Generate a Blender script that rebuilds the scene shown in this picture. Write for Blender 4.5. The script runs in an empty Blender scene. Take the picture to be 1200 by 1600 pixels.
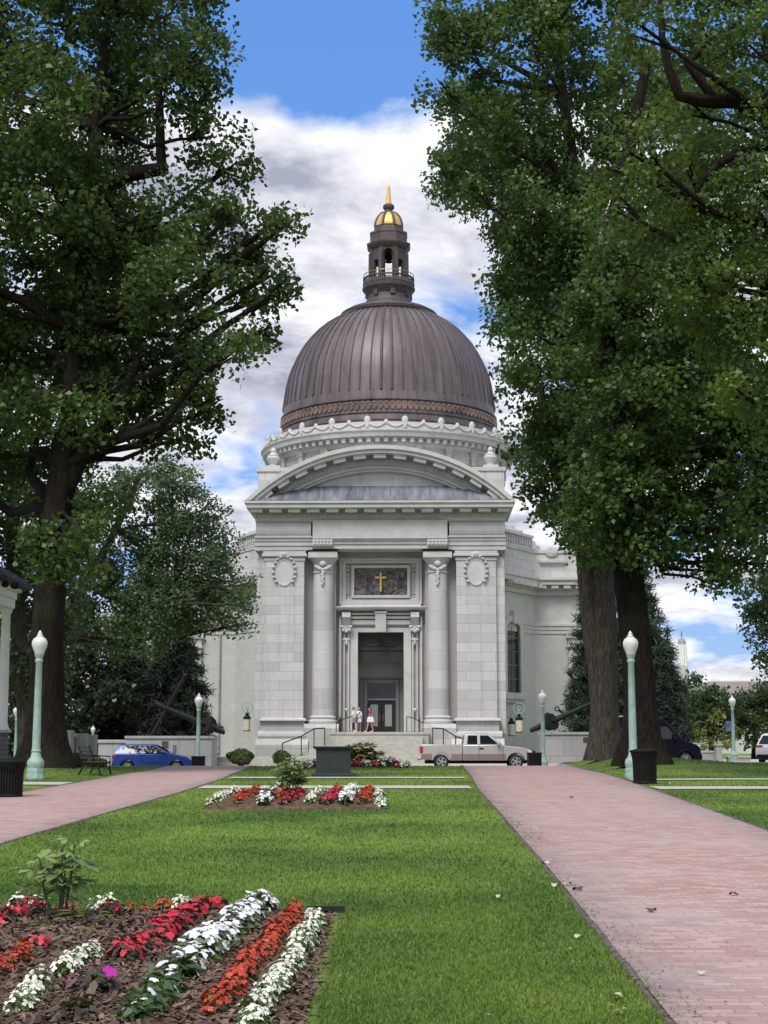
import bpy, bmesh, math, random
import numpy as np
from mathutils import Vector, Matrix
random.seed(7); RNG = np.random.default_rng(11)
PI = math.pi
sc = bpy.context.scene
C = sc.collection
def R(d): return math.radians(d)
# ------------------------------------------------------------------ survey helpers
F = 2400.0; PITCH = math.atan(363/F); EYE = 1.6
CP, SP = math.cos(PITCH), math.sin(PITCH)
def P(px, py, Y):
    a = F*CP-(800-py)*SP; b = F*SP+(800-py)*CP
    t = Y/a
    return Vector(((px-600)*t, Y, EYE+b*t))
def sm(a, b, x):
    t = max(0.0, min(1.0, (x-a)/(b-a))); return t*t*(3-2*t)
def street_z(x): return .24+.012*max(-16, min(20, x))
def h(x, y):
    z = .75-(.75*(1-min(1, max(-.3, y/46)))**1.25 if y < 46 else 0)
    rt = sm(6.8, 9.0, x)
    z += .42*math.exp(-((x-8.6)/4.5)**2-((y-57)/9.0)**2)*sm(6.6, 8.8, x)
    z += .22*math.exp(-((x+11)/3.0)**2-((y-46)/4.0)**2)*sm(-7.6, -9, x)
    s0 = 61+14*rt; s1 = 74+5*rt
    k = sm(s0, s1, y)
    return z*(1-k)+street_z(x)*k
def G(px, py, lo=3.0, hi=76.0):
    Y = lo
    def below(Y):
        p = P(px, py, Y); return p.z < h(p.x, Y)
    while Y < hi and not below(Y): Y += .25
    a, b = Y-.25, Y
    for _ in range(14):
        m = (a+b)/2
        if below(m): b = m
        else: a = m
    p = P(px, py, b); return Vector((p.x, b, h(p.x, b)))
def on(x, y, dz=0): return Vector((x, y, h(x, y)+dz))
# ------------------------------------------------------------------ mesh builder
class MB:
    def __init__(s): s.v = []; s.f = []
    def add(s, vs, fs):
        o = len(s.v); s.v += [tuple(p) for p in vs]; s.f += [tuple(i+o for i in f) for f in fs]; return s
    def box(s, x0, x1, y0, y1, z0, z1):
        return s.add([(x0,y0,z0),(x1,y0,z0),(x1,y1,z0),(x0,y1,z0),(x0,y0,z1),(x1,y0,z1),(x1,y1,z1),(x0,y1,z1)],
                     [(3,2,1,0),(4,5,6,7),(0,1,5,4),(1,2,6,5),(2,3,7,6),(3,0,4,7)])
    def frustum(s, b, t, z0, z1):   # b, t = (x0,x1,y0,y1)
        return s.add([(b[0],b[2],z0),(b[1],b[2],z0),(b[1],b[3],z0),(b[0],b[3],z0),(t[0],t[2],z1),(t[1],t[2],z1),(t[1],t[3],z1),(t[0],t[3],z1)],
                     [(3,2,1,0),(4,5,6,7),(0,1,5,4),(1,2,6,5),(2,3,7,6),(3,0,4,7)])
    def lathe(s, prof, c=(0,0,0), n=24, rot=0.0, caps=True, arc=2*PI):
        full = abs(arc-2*PI) < 1e-6
        m = n if full else n+1
        vs = []; fs = []
        for r, z in prof:
            for i in range(m):
                a = rot+arc*i/n
                vs.append((c[0]+r*math.cos(a), c[1]+r*math.sin(a), c[2]+z))
        for j in range(len(prof)-1):
            for i in range(n):
                k = (i+1) % m
                fs.append((j*m+i, j*m+k, (j+1)*m+k, (j+1)*m+i))
        if caps and full:
            fs.append(tuple(reversed(range(m)))); o = (len(prof)-1)*m; fs.append(tuple(range(o, o+m)))
        return s.add(vs, fs)
    def tube(s, pts, rad, n=8, caps=True):
        pts = [Vector(p) for p in pts]
        if not isinstance(rad, (list, tuple)): rad = [rad]*len(pts)
        vs = []; fs = []
        d0 = (pts[1]-pts[0]).normalized()
        u = d0.orthogonal().normalized()
        for i, p in enumerate(pts):
            d = (pts[min(i+1, len(pts)-1)]-pts[max(i-1, 0)]).normalized()
            u = (u-d*u.dot(d))
            u = u.normalized() if u.length > 1e-6 else d.orthogonal().normalized()
            w = d.cross(u)
            for k in range(n):
                a = 2*PI*k/n
                vs.append(p+(u*math.cos(a)+w*math.sin(a))*rad[i])
        for j in range(len(pts)-1):
            for k in range(n):
                q = (k+1) % n
                fs.append((j*n+k, j*n+q, (j+1)*n+q, (j+1)*n+k))
        if caps:
            fs.append(tuple(reversed(range(n)))); o = (len(pts)-1)*n; fs.append(tuple(range(o, o+n)))
        return s.add(vs, fs)
    def prism(s, poly, a0, a1, axis='y'):
        n = len(poly)
        def pt(p, a): return (p[0], a, p[1]) if axis == 'y' else ((a, p[0], p[1]) if axis == 'x' else (p[0], p[1], a))
        vs = [pt(p, a0) for p in poly]+[pt(p, a1) for p in poly]
        fs = [tuple(range(n)), tuple(reversed(range(n, 2*n)))]
        fs += [(i, n+i, n+(i+1) % n, (i+1) % n) for i in range(n)]
        return s.add(vs, fs)
    def ell(s, c, r, n=12, m=8):
        prof = []
        for j in range(m+1):
            a = -PI/2+PI*j/m
            prof.append((max(1e-4, math.cos(a)), math.sin(a)))
        o = len(s.v); s.lathe(prof, n=n)
        for i in range(o, len(s.v)):
            v = s.v[i]; s.v[i] = (c[0]+v[0]*r[0], c[1]+v[1]*r[1], c[2]+v[2]*r[2])
        return s
    def xf(s, M, start=0):
        for i in range(start, len(s.v)): s.v[i] = tuple(M @ Vector(s.v[i]))
        return s
    def build(s, name, mat, parent=None, smooth=None, bevel=0, loc=None):
        me = bpy.data.meshes.new(name); me.from_pydata(s.v, [], s.f)
        bm = bmesh.new(); bm.from_mesh(me); bmesh.ops.recalc_face_normals(bm, faces=bm.faces); bm.to_mesh(me); bm.free()
        if smooth is not None:
            me.polygons.foreach_set('use_smooth', [True]*len(me.polygons)); me.set_sharp_from_angle(angle=R(smooth))
        me.materials.append(mat)
        o = bpy.data.objects.new(name, me); C.objects.link(o)
        if parent: o.parent = parent
        if loc is not None: o.location = loc
        if bevel:
            b = o.modifiers.new('bevel', 'BEVEL'); b.width = bevel; b.segments = 2; b.limit_method = 'ANGLE'; b.angle_limit = R(40)
        return o
def np_mesh(name, V, Fq, mat, parent=None, v=None, smooth=False, dom='FACE'):
    """fast mesh from arrays: V (n,3), Fq (m,k)"""
    me = bpy.data.meshes.new(name)
    V = np.asarray(V, dtype=np.float32); Fq = np.asarray(Fq, dtype=np.int32)
    m, k = Fq.shape
    me.vertices.add(len(V)); me.vertices.foreach_set('co', V.ravel())
    me.loops.add(m*k); me.loops.foreach_set('vertex_index', Fq.ravel())
    me.polygons.add(m); me.polygons.foreach_set('loop_start', np.arange(0, m*k, k, dtype=np.int32))
    try: me.polygons.foreach_set('loop_total', np.full(m, k, dtype=np.int32))
    except Exception: pass
    if v is not None:
        at = me.attributes.new('v', 'FLOAT', dom); at.data.foreach_set('value', np.asarray(v, dtype=np.float32))
    me.update(calc_edges=True); me.validate()
    if smooth: me.polygons.foreach_set('use_smooth', [True]*m)
    me.materials.append(mat)
    o = bpy.data.objects.new(name, me); C.objects.link(o)
    if parent: o.parent = parent
    return o
def tag(o, label, cat, group=None):
    o['label'] = label; o['category'] = cat
    if group: o['group'] = group
    return o
def thing(name, label, cat, loc=(0,0,0), rz=0, group=None):
    o = bpy.data.objects.new(name, None); C.objects.link(o); o.empty_display_size = .2
    o.location = loc; o.rotation_euler = (0, 0, rz)
    return tag(o, label, cat, group)
def struct(o, kind='structure'):
    o['kind'] = kind; return o
def copy_tree(o, parent=None):
    c = o.copy(); C.objects.link(c)
    if parent is not None: c.parent = parent
    for ch in list(o.children): copy_tree(ch, c)
    return c
# ------------------------------------------------------------------ materials
class NT:
    def __init__(s, nt): s.nt = nt; s.n = nt.nodes; s.l = nt.links
    def new(s, t, **kw):
        n = s.n.new(t)
        for k, v in kw.items():
            if k.startswith('i_'):
                key = k[2:]; key = int(key) if key.isdigit() else key.replace('_', ' ')
                if hasattr(v, 'is_linked') or isinstance(v, bpy.types.NodeSocket): s.l.new(v, n.inputs[key])
                else: n.inputs[key].default_value = v
            else: setattr(n, k, v)
        return n
    def mix(s, f, a, b, mode='MIX'):
        n = s.n.new('ShaderNodeMix'); n.data_type = 'RGBA'; n.blend_type = mode
        for idx, v in ((0, f), (6, a), (7, b)):
            if isinstance(v, bpy.types.NodeSocket): s.l.new(v, n.inputs[idx])
            else: n.inputs[idx].default_value = v if idx == 0 or len(v) == 4 else (*v, 1)
        return n.outputs[2]
    def math(s, op, a, b=0.0, c=None, clamp=False):
        n = s.n.new('ShaderNodeMath'); n.operation = op; n.use_clamp = clamp
        for i, v in enumerate((a, b, c)):
            if v is None: continue
            if isinstance(v, bpy.types.NodeSocket): s.l.new(v, n.inputs[i])
            else: n.inputs[i].default_value = v
        return n.outputs[0]
    def ramp(s, f, stops):
        n = s.n.new('ShaderNodeValToRGB'); s.l.new(f, n.inputs[0])
        e = n.color_ramp.elements
        while len(e) < len(stops): e.new(.5)
        for q, (p, c) in zip(e, stops):
            q.position = p; q.color = (c, c, c, 1) if isinstance(c, (int, float)) else (*c[:3], 1)
        return n.outputs[0]
    def noise(s, vec, scale, detail=4, rough=.55, **k):
        n = s.n.new('ShaderNodeTexNoise'); n.inputs['Scale'].default_value = scale
        n.inputs['Detail'].default_value = detail; n.inputs['Roughness'].default_value = rough
        if vec is not None: s.l.new(vec, n.inputs['Vector'])
        return n
def newmat(name):
    m = bpy.data.materials.new(name); m.use_nodes = True
    g = NT(m.node_tree)
    b = g.n['Principled BSDF']
    return m, g, b
def sc3(c, k): return tuple(min(1, x*k) for x in c)
def mat(name, col, rough=.6, metal=0.0, var=.18, ns=6.0, bump=0.0, bs=30.0, spec=.5, coat=0.0, col2=None, detail=4):
    m, g, b = newmat(name)
    tc = g.new('ShaderNodeTexCoord').outputs['Object']
    n = g.noise(tc, ns, detail)
    f = g.ramp(n.outputs['Fac'], [(.3, 0), (.7, 1)])
    c = g.mix(f, sc3(col, 1-var), col2 if col2 else sc3(col, 1+var))
    g.l.new(c, b.inputs['Base Color'])
    b.inputs['Roughness'].default_value = rough; b.inputs['Metallic'].default_value = metal
    b.inputs['Specular IOR Level'].default_value = spec
    if coat: b.inputs['Coat Weight'].default_value = coat; b.inputs['Coat Roughness'].default_value = .05
    if bump:
        n2 = g.noise(tc, bs, 3)
        bp = g.new('ShaderNodeBump', i_Strength=bump, i_Distance=.02, i_Height=n2.outputs['Fac'])
        g.l.new(bp.outputs[0], b.inputs['Normal'])
    return m
def stone(name, col, bw=1.6, rh=.62, mort=.016, dark=.55, var=.17, streak=.4, radial=False):
    m, g, b = newmat(name)
    tc = g.new('ShaderNodeTexCoord').outputs['Object']
    sx = g.new('ShaderNodeSeparateXYZ', i_0=tc)
    u = g.math('ADD', sx.outputs[0], sx.outputs[1])
    if radial: u = g.math('MULTIPLY', g.math('ARCTAN2', sx.outputs[1], sx.outputs[0]), radial)
    vec = g.new('ShaderNodeCombineXYZ', i_0=u, i_1=sx.outputs[2], i_2=0.0).outputs[0]
    br = g.new('ShaderNodeTexBrick', i_Vector=vec, i_Scale=1.0)
    br.inputs['Brick Width'].default_value = bw; br.inputs['Row Height'].default_value = rh
    br.inputs['Mortar Size'].default_value = mort; br.inputs['Mortar Smooth'].default_value = .3
    br.inputs['Color1'].default_value = (*sc3(col, 1-var), 1); br.inputs['Color2'].default_value = (*sc3(col, 1+var*.6), 1)
    br.inputs['Mortar'].default_value = (*sc3(col, dark), 1); br.inputs['Bias'].default_value = .1
    n = g.noise(tc, .8, 5, .6)
    c = g.mix(g.ramp(n.outputs['Fac'], [(.35, 0), (.75, 1)]), br.outputs['Color'], sc3(col, .8), 'MIX')
    c = g.mix(.5, br.outputs['Color'], c)
    st = g.new('ShaderNodeMapping', i_Vector=tc); st.inputs['Scale'].default_value = (2.2, 2.2, .12)
    n3 = g.noise(st.outputs[0], 1.2, 6, .65)
    c = g.mix(g.math('MULTIPLY', g.ramp(n3.outputs['Fac'], [(.52, 0), (.8, 1)]), streak), c, (.17, .165, .15))
    n2 = g.noise(tc, 22, 3)
    c = g.mix(.12, c, n2.outputs['Color'], 'OVERLAY')
    g.l.new(c, b.inputs['Base Color']); b.inputs['Roughness'].default_value = .85; b.inputs['Specular IOR Level'].default_value = .2
    bp = g.new('ShaderNodeBump', i_Strength=.35, i_Distance=.03, i_Height=n2.outputs['Fac'])
    g.l.new(bp.outputs[0], b.inputs['Normal'])
    return m
def leafmat(name, dark, light, trans=.3, rough=.42, ns=.35, hue=(.10, .13, .02)):
    m, g, b = newmat(name)
    tc = g.new('ShaderNodeTexCoord').outputs['Object']
    at = g.new('ShaderNodeAttribute'); at.attribute_name = 'v'
    n = g.noise(tc, ns, 3)
    f = g.math('ADD', g.math('MULTIPLY', at.outputs['Fac'], .95), g.math('MULTIPLY_ADD', n.outputs['Fac'], 1.2, -.55), clamp=True)
    c = g.mix(f, dark, light)
    n2 = g.noise(tc, ns*1.7, 2)
    c = g.mix(g.math('MULTIPLY', g.ramp(n2.outputs['Fac'], [(.56, 0), (.72, 1)]), .7), c, hue)
    g.l.new(c, b.inputs['Base Color']); b.inputs['Roughness'].default_value = rough; b.inputs['Specular IOR Level'].default_value = .35
    t = g.new('ShaderNodeBsdfTranslucent'); g.l.new(g.mix(.55, c, (.16, .22, .03)), t.inputs['Color'])
    mx = g.new('ShaderNodeMixShader', i_0=trans); g.l.new(b.outputs[0], mx.inputs[1]); g.l.new(t.outputs[0], mx.inputs[2])
    g.l.new(mx.outputs[0], g.n['Material Output'].inputs['Surface'])
    return m
def barkmat(name, dark, light, vs=6):
    m, g, b = newmat(name)
    tc = g.new('ShaderNodeTexCoord').outputs['Object']
    mp = g.new('ShaderNodeMapping', i_Vector=tc); mp.inputs['Scale'].default_value = (1, 1, .16)
    n = g.noise(mp.outputs[0], vs*2.6, 7, .7)
    n2 = g.noise(tc, .5, 4)
    c = g.mix(g.ramp(n.outputs['Fac'], [(.36, 0), (.66, 1)]), dark, light)
    c = g.mix(g.math('MULTIPLY', g.ramp(n2.outputs['Fac'], [(.5, 0), (.7, 1)]), .35), c, (.07, .08, .045))
    g.l.new(c, b.inputs['Base Color']); b.inputs['Roughness'].default_value = .95; b.inputs['Specular IOR Level'].default_value = .1
    bp = g.new('ShaderNodeBump', i_Strength=1.0, i_Distance=.09, i_Height=n.outputs['Fac']); g.l.new(bp.outputs[0], b.inputs['Normal'])
    return m
def glassmat(name, col=(.012, .016, .02), rough=.04):
    m, g, b = newmat(name)
    b.inputs['Base Color'].default_value = (*col, 1); b.inputs['Roughness'].default_value = rough
    b.inputs['Specular IOR Level'].default_value = .5
    n = g.noise(g.new('ShaderNodeTexCoord').outputs['Object'], 1.5, 2)
    bp = g.new('ShaderNodeBump', i_Strength=.04, i_Height=n.outputs['Fac']); g.l.new(bp.outputs[0], b.inputs['Normal'])
    return m
GR = (.53, .522, .505)
M = dict(
    granite=stone('granite_blocks', GR, 2.0, .66), granite_c=stone('granite_column', GR, 30, 1.35, .01),
    plain=mat('granite_plain', sc3(GR, .98), .85, var=.1, ns=1.3, bump=.3, bs=20, spec=.2),
    grey=mat('weathered_granite', (.30, .30, .29), .9, var=.2, ns=1.0, bump=.3, bs=20, spec=.2),
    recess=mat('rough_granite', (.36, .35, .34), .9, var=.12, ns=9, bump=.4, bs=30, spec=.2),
    cream=stone('glazed_brick', (.53, .525, .505), .5, .16, .006, .85, .06, .12),
    steps=mat('step_stone', (.44, .43, .385), .85, var=.14, ns=2.2, bump=.3, bs=20, spec=.2),
    bronze=mat('dark_bronze', (.075, .058, .060), .6, .05, .3, 3, .5, 14),
    bronzedoor=mat('door_bronze', (.017, .010, .010), .5, .1, .2, 4),
    steelframe=mat('grey_bronze', (.17, .18, .19), .5, .3, .1, 4),
    gold=mat('gilding', (.72, .48, .16), .55, .45, .08, 3),
    glass=glassmat('window_glass'), glass2=glassmat('door_glass', (.25, .27, .28), .08),
    iron=mat('black_iron', (.008, .008, .009), .65, 0, .3, 8, .2, 40, spec=.2),
    anchor=mat('anchor_paint', (.014, .013, .014), .6, 0, .3, 5, .3, 25, spec=.25),
    verdigris=mat('lamp_green_paint', (.29, .415, .355), .6, 0, .2, 7, .25, 40, detail=7),
    globe=mat('lamp_globe', (.66, .68, .66), .2, 0, .12, 7, spec=.6),
    white=mat('white_paint', (.78, .78, .76), .5, 0, .06, 3, .1, 30),
    tyre=mat('tyre_rubber', (.018, .018, .018), .8, 0, .2, 10), rim=mat('alloy_rim', (.55, .55, .56), .35, .8, .1, 5),
    carblue=mat('blue_car_paint', (.025, .07, .36), .3, .35, .05, 2, coat=.6),
    carpewter=mat('pewter_car_paint', (.52, .49, .46), .34, .4, .04, 2, coat=.6),
    cartan=mat('tan_car_paint', (.30, .225, .195), .4, .3, .05, 2, coat=.4),
    carnavy=mat('navy_van_paint', (.006, .007, .014), .5, 0, .1, 2, spec=.12),
    carwhite=mat('white_car_paint', (.72, .73, .74), .35, 0, .03, 2, coat=.6),
    plastic=mat('dark_plastic', (.010, .010, .011), .7, 0, .15, 6, spec=.2), redlamp=mat('red_lamp', (.45, .02, .025), .25, 0, .1, 6),
    headlamp=mat('clear_lamp', (.75, .75, .72), .15, .2, .05, 6), chrome=mat('chrome', (.7, .7, .7), .2, .9, .05, 5),
    bark=barkmat('grey_brown_bark', (.025, .02, .016), (.11, .09, .072)), barkd=barkmat('dark_bark', (.007, .006, .005), (.036, .028, .023)),
    barkl=barkmat('light_bark', (.030, .025, .021), (.13, .11, .094)),
    mulch=mat('bark_mulch', (.115, .075, .052), .95, 0, .5, 9, 1.0, 40, spec=.15, detail=6),
    chip=leafmat('mulch_chip', (.05, .032, .023), (.26, .175, .125), 0.0, .9, 2.0, (.2, .14, .12)),
    concrete=mat('pale_concrete', (.47, .44, .38), .9, 0, .12, 1.2, .3, 40, spec=.2),
    monument=mat('green_black_bronze', (.016, .021, .022), .7, 0, .25, 3, .25, 20),
    brickgrey=stone('grey_brick', (.19, .185, .175), .45, .15, .02, .45, .2, .15),
    roof=mat('dark_roof', (.03, .03, .035), .7, 0, .2, 4),
    rooftile=stone('far_roof', (.27, .24, .21), .6, .35, .03, .6, .2, .2),
)
EXPOSURE = 0.6
# ------------------------------------------------------------------ world, sun, camera
SUN_EL, SUN_AZ = R(54), R(-25)       # sun above and behind the camera, to its left; azimuth from -Y
sd = Vector((math.sin(SUN_AZ)*math.cos(SUN_EL), -math.cos(SUN_AZ)*math.cos(SUN_EL), math.sin(SUN_EL)))  # direction to the sun
w = bpy.data.worlds.new("World"); sc.world = w; w.use_nodes = True
g = NT(w.node_tree); bg = g.n['Background']
sky = g.new('ShaderNodeTexSky'); sky.sky_type = 'NISHITA'; sky.sun_disc = False
sky.sun_elevation = SUN_EL; sky.sun_rotation = math.atan2(sd.x, sd.y)
sky.air_density = 1.2; sky.dust_density = .4; sky.ozone_density = 2.5
STR = .1
tc = g.new('ShaderNodeTexCoord').outputs['Generated']
sx = g.new('ShaderNodeSeparateXYZ', i_0=tc)
zc = g.math('MAXIMUM', sx.outputs[2], 0.0)
dz = g.math('ADD', zc, .22)
pl = g.new('ShaderNodeCombineXYZ', i_0=g.math('DIVIDE', sx.outputs[0], dz), i_1=g.math('DIVIDE', sx.outputs[1], dz), i_2=.37).outputs[0]
mp = g.new('ShaderNodeMapping', i_Vector=pl); mp.inputs['Location'].default_value = (2.75, 1.3, 0)
warp = g.noise(mp.outputs[0], 1.1, 3)
wv = g.new('ShaderNodeVectorMath', operation='MULTIPLY_ADD'); g.l.new(warp.outputs['Color'], wv.inputs[0]); wv.inputs[1].default_value = (.3, .3, .1); g.l.new(mp.outputs[0], wv.inputs[2])
n1 = g.noise(wv.outputs[0], 2.1, 10, .55)
n2 = g.noise(wv.outputs[0], 4.6, 8, .6)
# a cloud bank low in front, a clear strip above it, unseen cloud added overhead and behind for neutral light
lift = g.math('MULTIPLY', g.math('SUBTRACT', .372, zc), 3.2)
lift = g.math('MINIMUM', g.math('MAXIMUM', lift, -.16), .08)
over = g.math('MULTIPLY', g.math('MAXIMUM', g.math('SUBTRACT', zc, .58), g.math('MULTIPLY', sx.outputs[1], -.6)), 1.6)
lift = g.math('MAXIMUM', lift, g.math('MINIMUM', g.math('SUBTRACT', over, .15), .12))
cov = g.math('ADD', n1.outputs['Fac'], lift)
mask = g.ramp(cov, [(.485, 0), (.575, 1)])
shade = g.ramp(n2.outputs['Fac'], [(.40, 0), (.60, 1)])
thick = g.ramp(cov, [(.53, 1), (.66, .0)])
shade = g.math('MULTIPLY_ADD', thick, .45, g.math('MULTIPLY', shade, .75), clamp=True)
cc = g.mix(shade, tuple(x/STR for x in (.27, .285, .365)), tuple(x/STR for x in (.80, .80, .82)))
blue = g.mix(.7, sky.outputs[0], tuple(x/STR for x in (.075, .22, .60)))
g.l.new(g.mix(mask, blue, cc), bg.inputs['Color']); bg.inputs['Strength'].default_value = STR
L = bpy.data.lights.new('sun', 'SUN'); L.energy = 2.1; L.angle = R(26); L.color = (1, .965, .92)
lo = bpy.data.objects.new('sun', L); C.objects.link(lo); lo.rotation_euler = (-sd).to_track_quat('-Z', 'Y').to_euler()
cam = bpy.data.cameras.new('camera'); co = bpy.data.objects.new('camera', cam); C.objects.link(co)
cam.sensor_fit = 'VERTICAL'; cam.sensor_height = 36; cam.lens = 36*F/1600; cam.clip_end = 5000
co.location = (0, 0, EYE); co.rotation_euler = (PI/2+PITCH, 0, 0); sc.camera = co
sc.view_settings.view_transform = 'Standard'; sc.view_settings.look = 'None'; sc.view_settings.gamma = 1
sc.view_settings.exposure = EXPOSURE
# ------------------------------------------------------------------ ground
def grassmat(name):
    m, g, b = newmat(name)
    tc = g.new('ShaderNodeTexCoord').outputs['Object']
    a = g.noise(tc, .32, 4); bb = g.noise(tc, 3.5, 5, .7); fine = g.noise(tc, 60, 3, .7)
    c = g.mix(g.ramp(a.outputs['Fac'], [(.38, 0), (.62, 1)]), (.068, .13, .024), (.195, .28, .047))  # broad patches: natural variation, darks deepened in the colour for soft shade
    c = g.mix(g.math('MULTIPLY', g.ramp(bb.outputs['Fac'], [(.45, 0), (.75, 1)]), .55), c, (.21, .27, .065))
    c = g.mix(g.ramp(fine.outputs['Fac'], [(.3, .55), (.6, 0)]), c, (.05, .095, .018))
    g.l.new(c, b.inputs['Base Color']); b.inputs['Roughness'].default_value = .9; b.inputs['Specular IOR Level'].default_value = .15
    bp = g.new('ShaderNodeBump', i_Strength=.6, i_Distance=.03, i_Height=fine.outputs['Fac']); g.l.new(bp.outputs[0], b.inputs['Normal'])
    return m
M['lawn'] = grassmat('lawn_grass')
def bladesmat():
    m, g, b = newmat('grass_blades')
    tc = g.new('ShaderNodeTexCoord').outputs['Object']
    at = g.new('ShaderNodeAttribute'); at.attribute_name = 'v'
    a = g.noise(tc, .32, 4); bb = g.noise(tc, 3.0, 4, .7)
    c = g.mix(g.ramp(a.outputs['Fac'], [(.38, 0), (.62, 1)]), (.075, .15, .026), (.225, .325, .052))  # matching patches, soft shade put into the blade colour over natural variation
    c = g.mix(g.math('MULTIPLY', g.ramp(bb.outputs['Fac'], [(.5, 0), (.75, 1)]), .5), c, (.24, .30, .09))
    ms = g.new('ShaderNodeMapping', i_Vector=tc); ms.inputs['Scale'].default_value = (1.1, .07, 1)
    mw = g.noise(ms.outputs[0], 1.6, 3); c = g.mix(g.math('MULTIPLY', g.ramp(mw.outputs['Fac'], [(.42, 0), (.6, 1)]), .3), c, (.09, .17, .03))
    c = g.mix(at.outputs['Fac'], g.mix(.2, c, (.04, .09, .012)), g.mix(.22, c, (.22, .26, .08)))
    g.l.new(c, b.inputs['Base Color']); b.inputs['Roughness'].default_value = .55; b.inputs['Specular IOR Level'].default_value = .3
    t = g.new('ShaderNodeBsdfTranslucent'); g.l.new(c, t.inputs['Color'])
    mx = g.new('ShaderNodeMixShader', i_0=.3); g.l.new(b.outputs[0], mx.inputs[1]); g.l.new(t.outputs[0], mx.inputs[2])
    g.l.new(mx.outputs[0], g.n['Material Output'].inputs['Surface'])
    return m
M['blades'] = bladesmat()
def pathmat():
    m, g, b = newmat('pink_brick_paving')
    tc = g.new('ShaderNodeTexCoord').outputs['Object']
    jig = g.noise(tc, 9, 2); wv = g.new('ShaderNodeVectorMath', operation='MULTIPLY_ADD')
    g.l.new(jig.outputs['Color'], wv.inputs[0]); wv.inputs[1].default_value = (.02, .02, 0); g.l.new(tc, wv.inputs[2])
    br = g.new('ShaderNodeTexBrick', i_Vector=wv.outputs[0], i_Scale=1.0)
    br.inputs['Brick Width'].default_value = .21; br.inputs['Row Height'].default_value = .105
    br.inputs['Mortar Size'].default_value = .007; br.inputs['Mortar Smooth'].default_value = .2; br.inputs['Bias'].default_value = -.1
    br.inputs['Color1'].default_value = (.38, .225, .195, 1); br.inputs['Color2'].default_value = (.51, .365, .325, 1); br.inputs['Mortar'].default_value = (.30, .215, .19, 1)
    n = g.noise(tc, .45, 5, .6); n2 = g.noise(tc, 2.4, 6, .7); n3 = g.noise(tc, 45, 3)
    c = g.mix(g.math('MULTIPLY', g.ramp(n.outputs['Fac'], [(.4, 0), (.66, 1)]), .55), br.outputs['Color'], (.44, .355, .335))
    c = g.mix(g.math('MULTIPLY', g.ramp(n2.outputs['Fac'], [(.5, 0), (.72, 1)]), .55), c, (.24, .185, .18))
    c = g.mix(.25, c, n3.outputs['Color'], 'OVERLAY')
    # grime gathers along the lawn side edges
    at = g.new('ShaderNodeAttribute'); at.attribute_name = 'v'
    e = g.math('MULTIPLY', at.outputs['Fac'], g.ramp(n2.outputs['Fac'], [(.3, .3), (.65, 1)]))
    c = g.mix(g.math('MULTIPLY', e, .7), c, (.17, .15, .155))
    g.l.new(c, b.inputs['Base Color']); b.inputs['Roughness'].default_value = .8; b.inputs['Specular IOR Level'].default_value = .25
    hgt = g.math('MULTIPLY_ADD', n3.outputs['Fac'], .35, g.math('SUBTRACT', 1.0, br.outputs['Fac']))
    hgt = g.math('MULTIPLY_ADD', n2.outputs['Fac'], 1.5, hgt)
    bp = g.new('ShaderNodeBump', i_Strength=.55, i_Distance=.012, i_Height=hgt); g.l.new(bp.outputs[0], b.inputs['Normal'])
    return m
M['path'] = pathmat()
def axis(segs):
    out = [segs[0][0]]
    for a, b_, st in segs:
        n = max(1, round((b_-a)/st)); out += [a+(b_-a)*i/n for i in range(1, n+1)]
    return out
gx = axis([(-1600,-300,325),(-300,-60,40),(-60,-20,4),(-20,-10,1),(-10,12,.4),(12,24,1),(24,60,4),(60,300,40),(300,1600,325)])
gy = axis([(-60,-6,9),(-6,20,.5),(20,90,.5),(90,130,4),(130,300,34),(300,2400,350)])
V = [(x, y, h(x, y)) for y in gy for x in gx]; nx = len(gx)
Fq = [(j*nx+i, j*nx+i+1, (j+1)*nx+i+1, (j+1)*nx+i) for j in range(len(gy)-1) for i in range(nx-1)]
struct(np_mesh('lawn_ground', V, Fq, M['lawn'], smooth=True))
def interp(pts, y):
    if y <= pts[0][0]: return pts[0][1]
    for (a, b_), (c, d) in zip(pts, pts[1:]):
        if y <= c: return b_+(d-b_)*(y-a)/(c-a)
    return pts[-1][1]
RL = [(0,1.38),(8,1.5),(15,1.68),(35,2.1),(56,2.9),(66,3.3),(76,3.6)]      # right path, its left edge
RR = [(0,4.4),(21,5.25),(34,5.85),(60,7.1),(68,7.6),(76,9.5)]              # its right edge
LR = [(0,-5.0),(20,-4.75),(33,-4.3),(41,-4.25),(50,-4.6),(62,-5.3),(76,-5.8)]   # left path, its right edge
LL = [(0,-8.2),(32,-7.65),(41,-7.4),(50,-7.6),(60,-8.4),(68,-9.4),(76,-10.5)]
def strip(name, A, B, y0, y1, m, dz=.015, st=.5, nxs=8, flat=False, edge=True):
    ny = int((y1-y0)/st)+1; V = []; v = []
    for j in range(ny+1):
        y = y0+(y1-y0)*j/ny; a, b_ = interp(A, y), interp(B, y)
        for i in range(nxs+1):
            x = a+(b_-a)*i/nxs; V.append((x, y, h(x, y)+dz)); q = min(i, nxs-i); v.append((1.0, .55, .2, .05)[q] if q < 4 else 0)
    Fq = [];
    for j in range(ny):
        for i in range(nxs):
            Fq.append((j*(nxs+1)+i, j*(nxs+1)+i+1, (j+1)*(nxs+1)+i+1, (j+1)*(nxs+1)+i))
    return struct(np_mesh(name, V, Fq, m, v=v, smooth=True, dom='POINT'))
strip('brick_path', RL, RR, -4, 77, M['path'], nxs=14)
strip('brick_path', LL, LR, -4, 77, M['path'], nxs=14)
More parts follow.
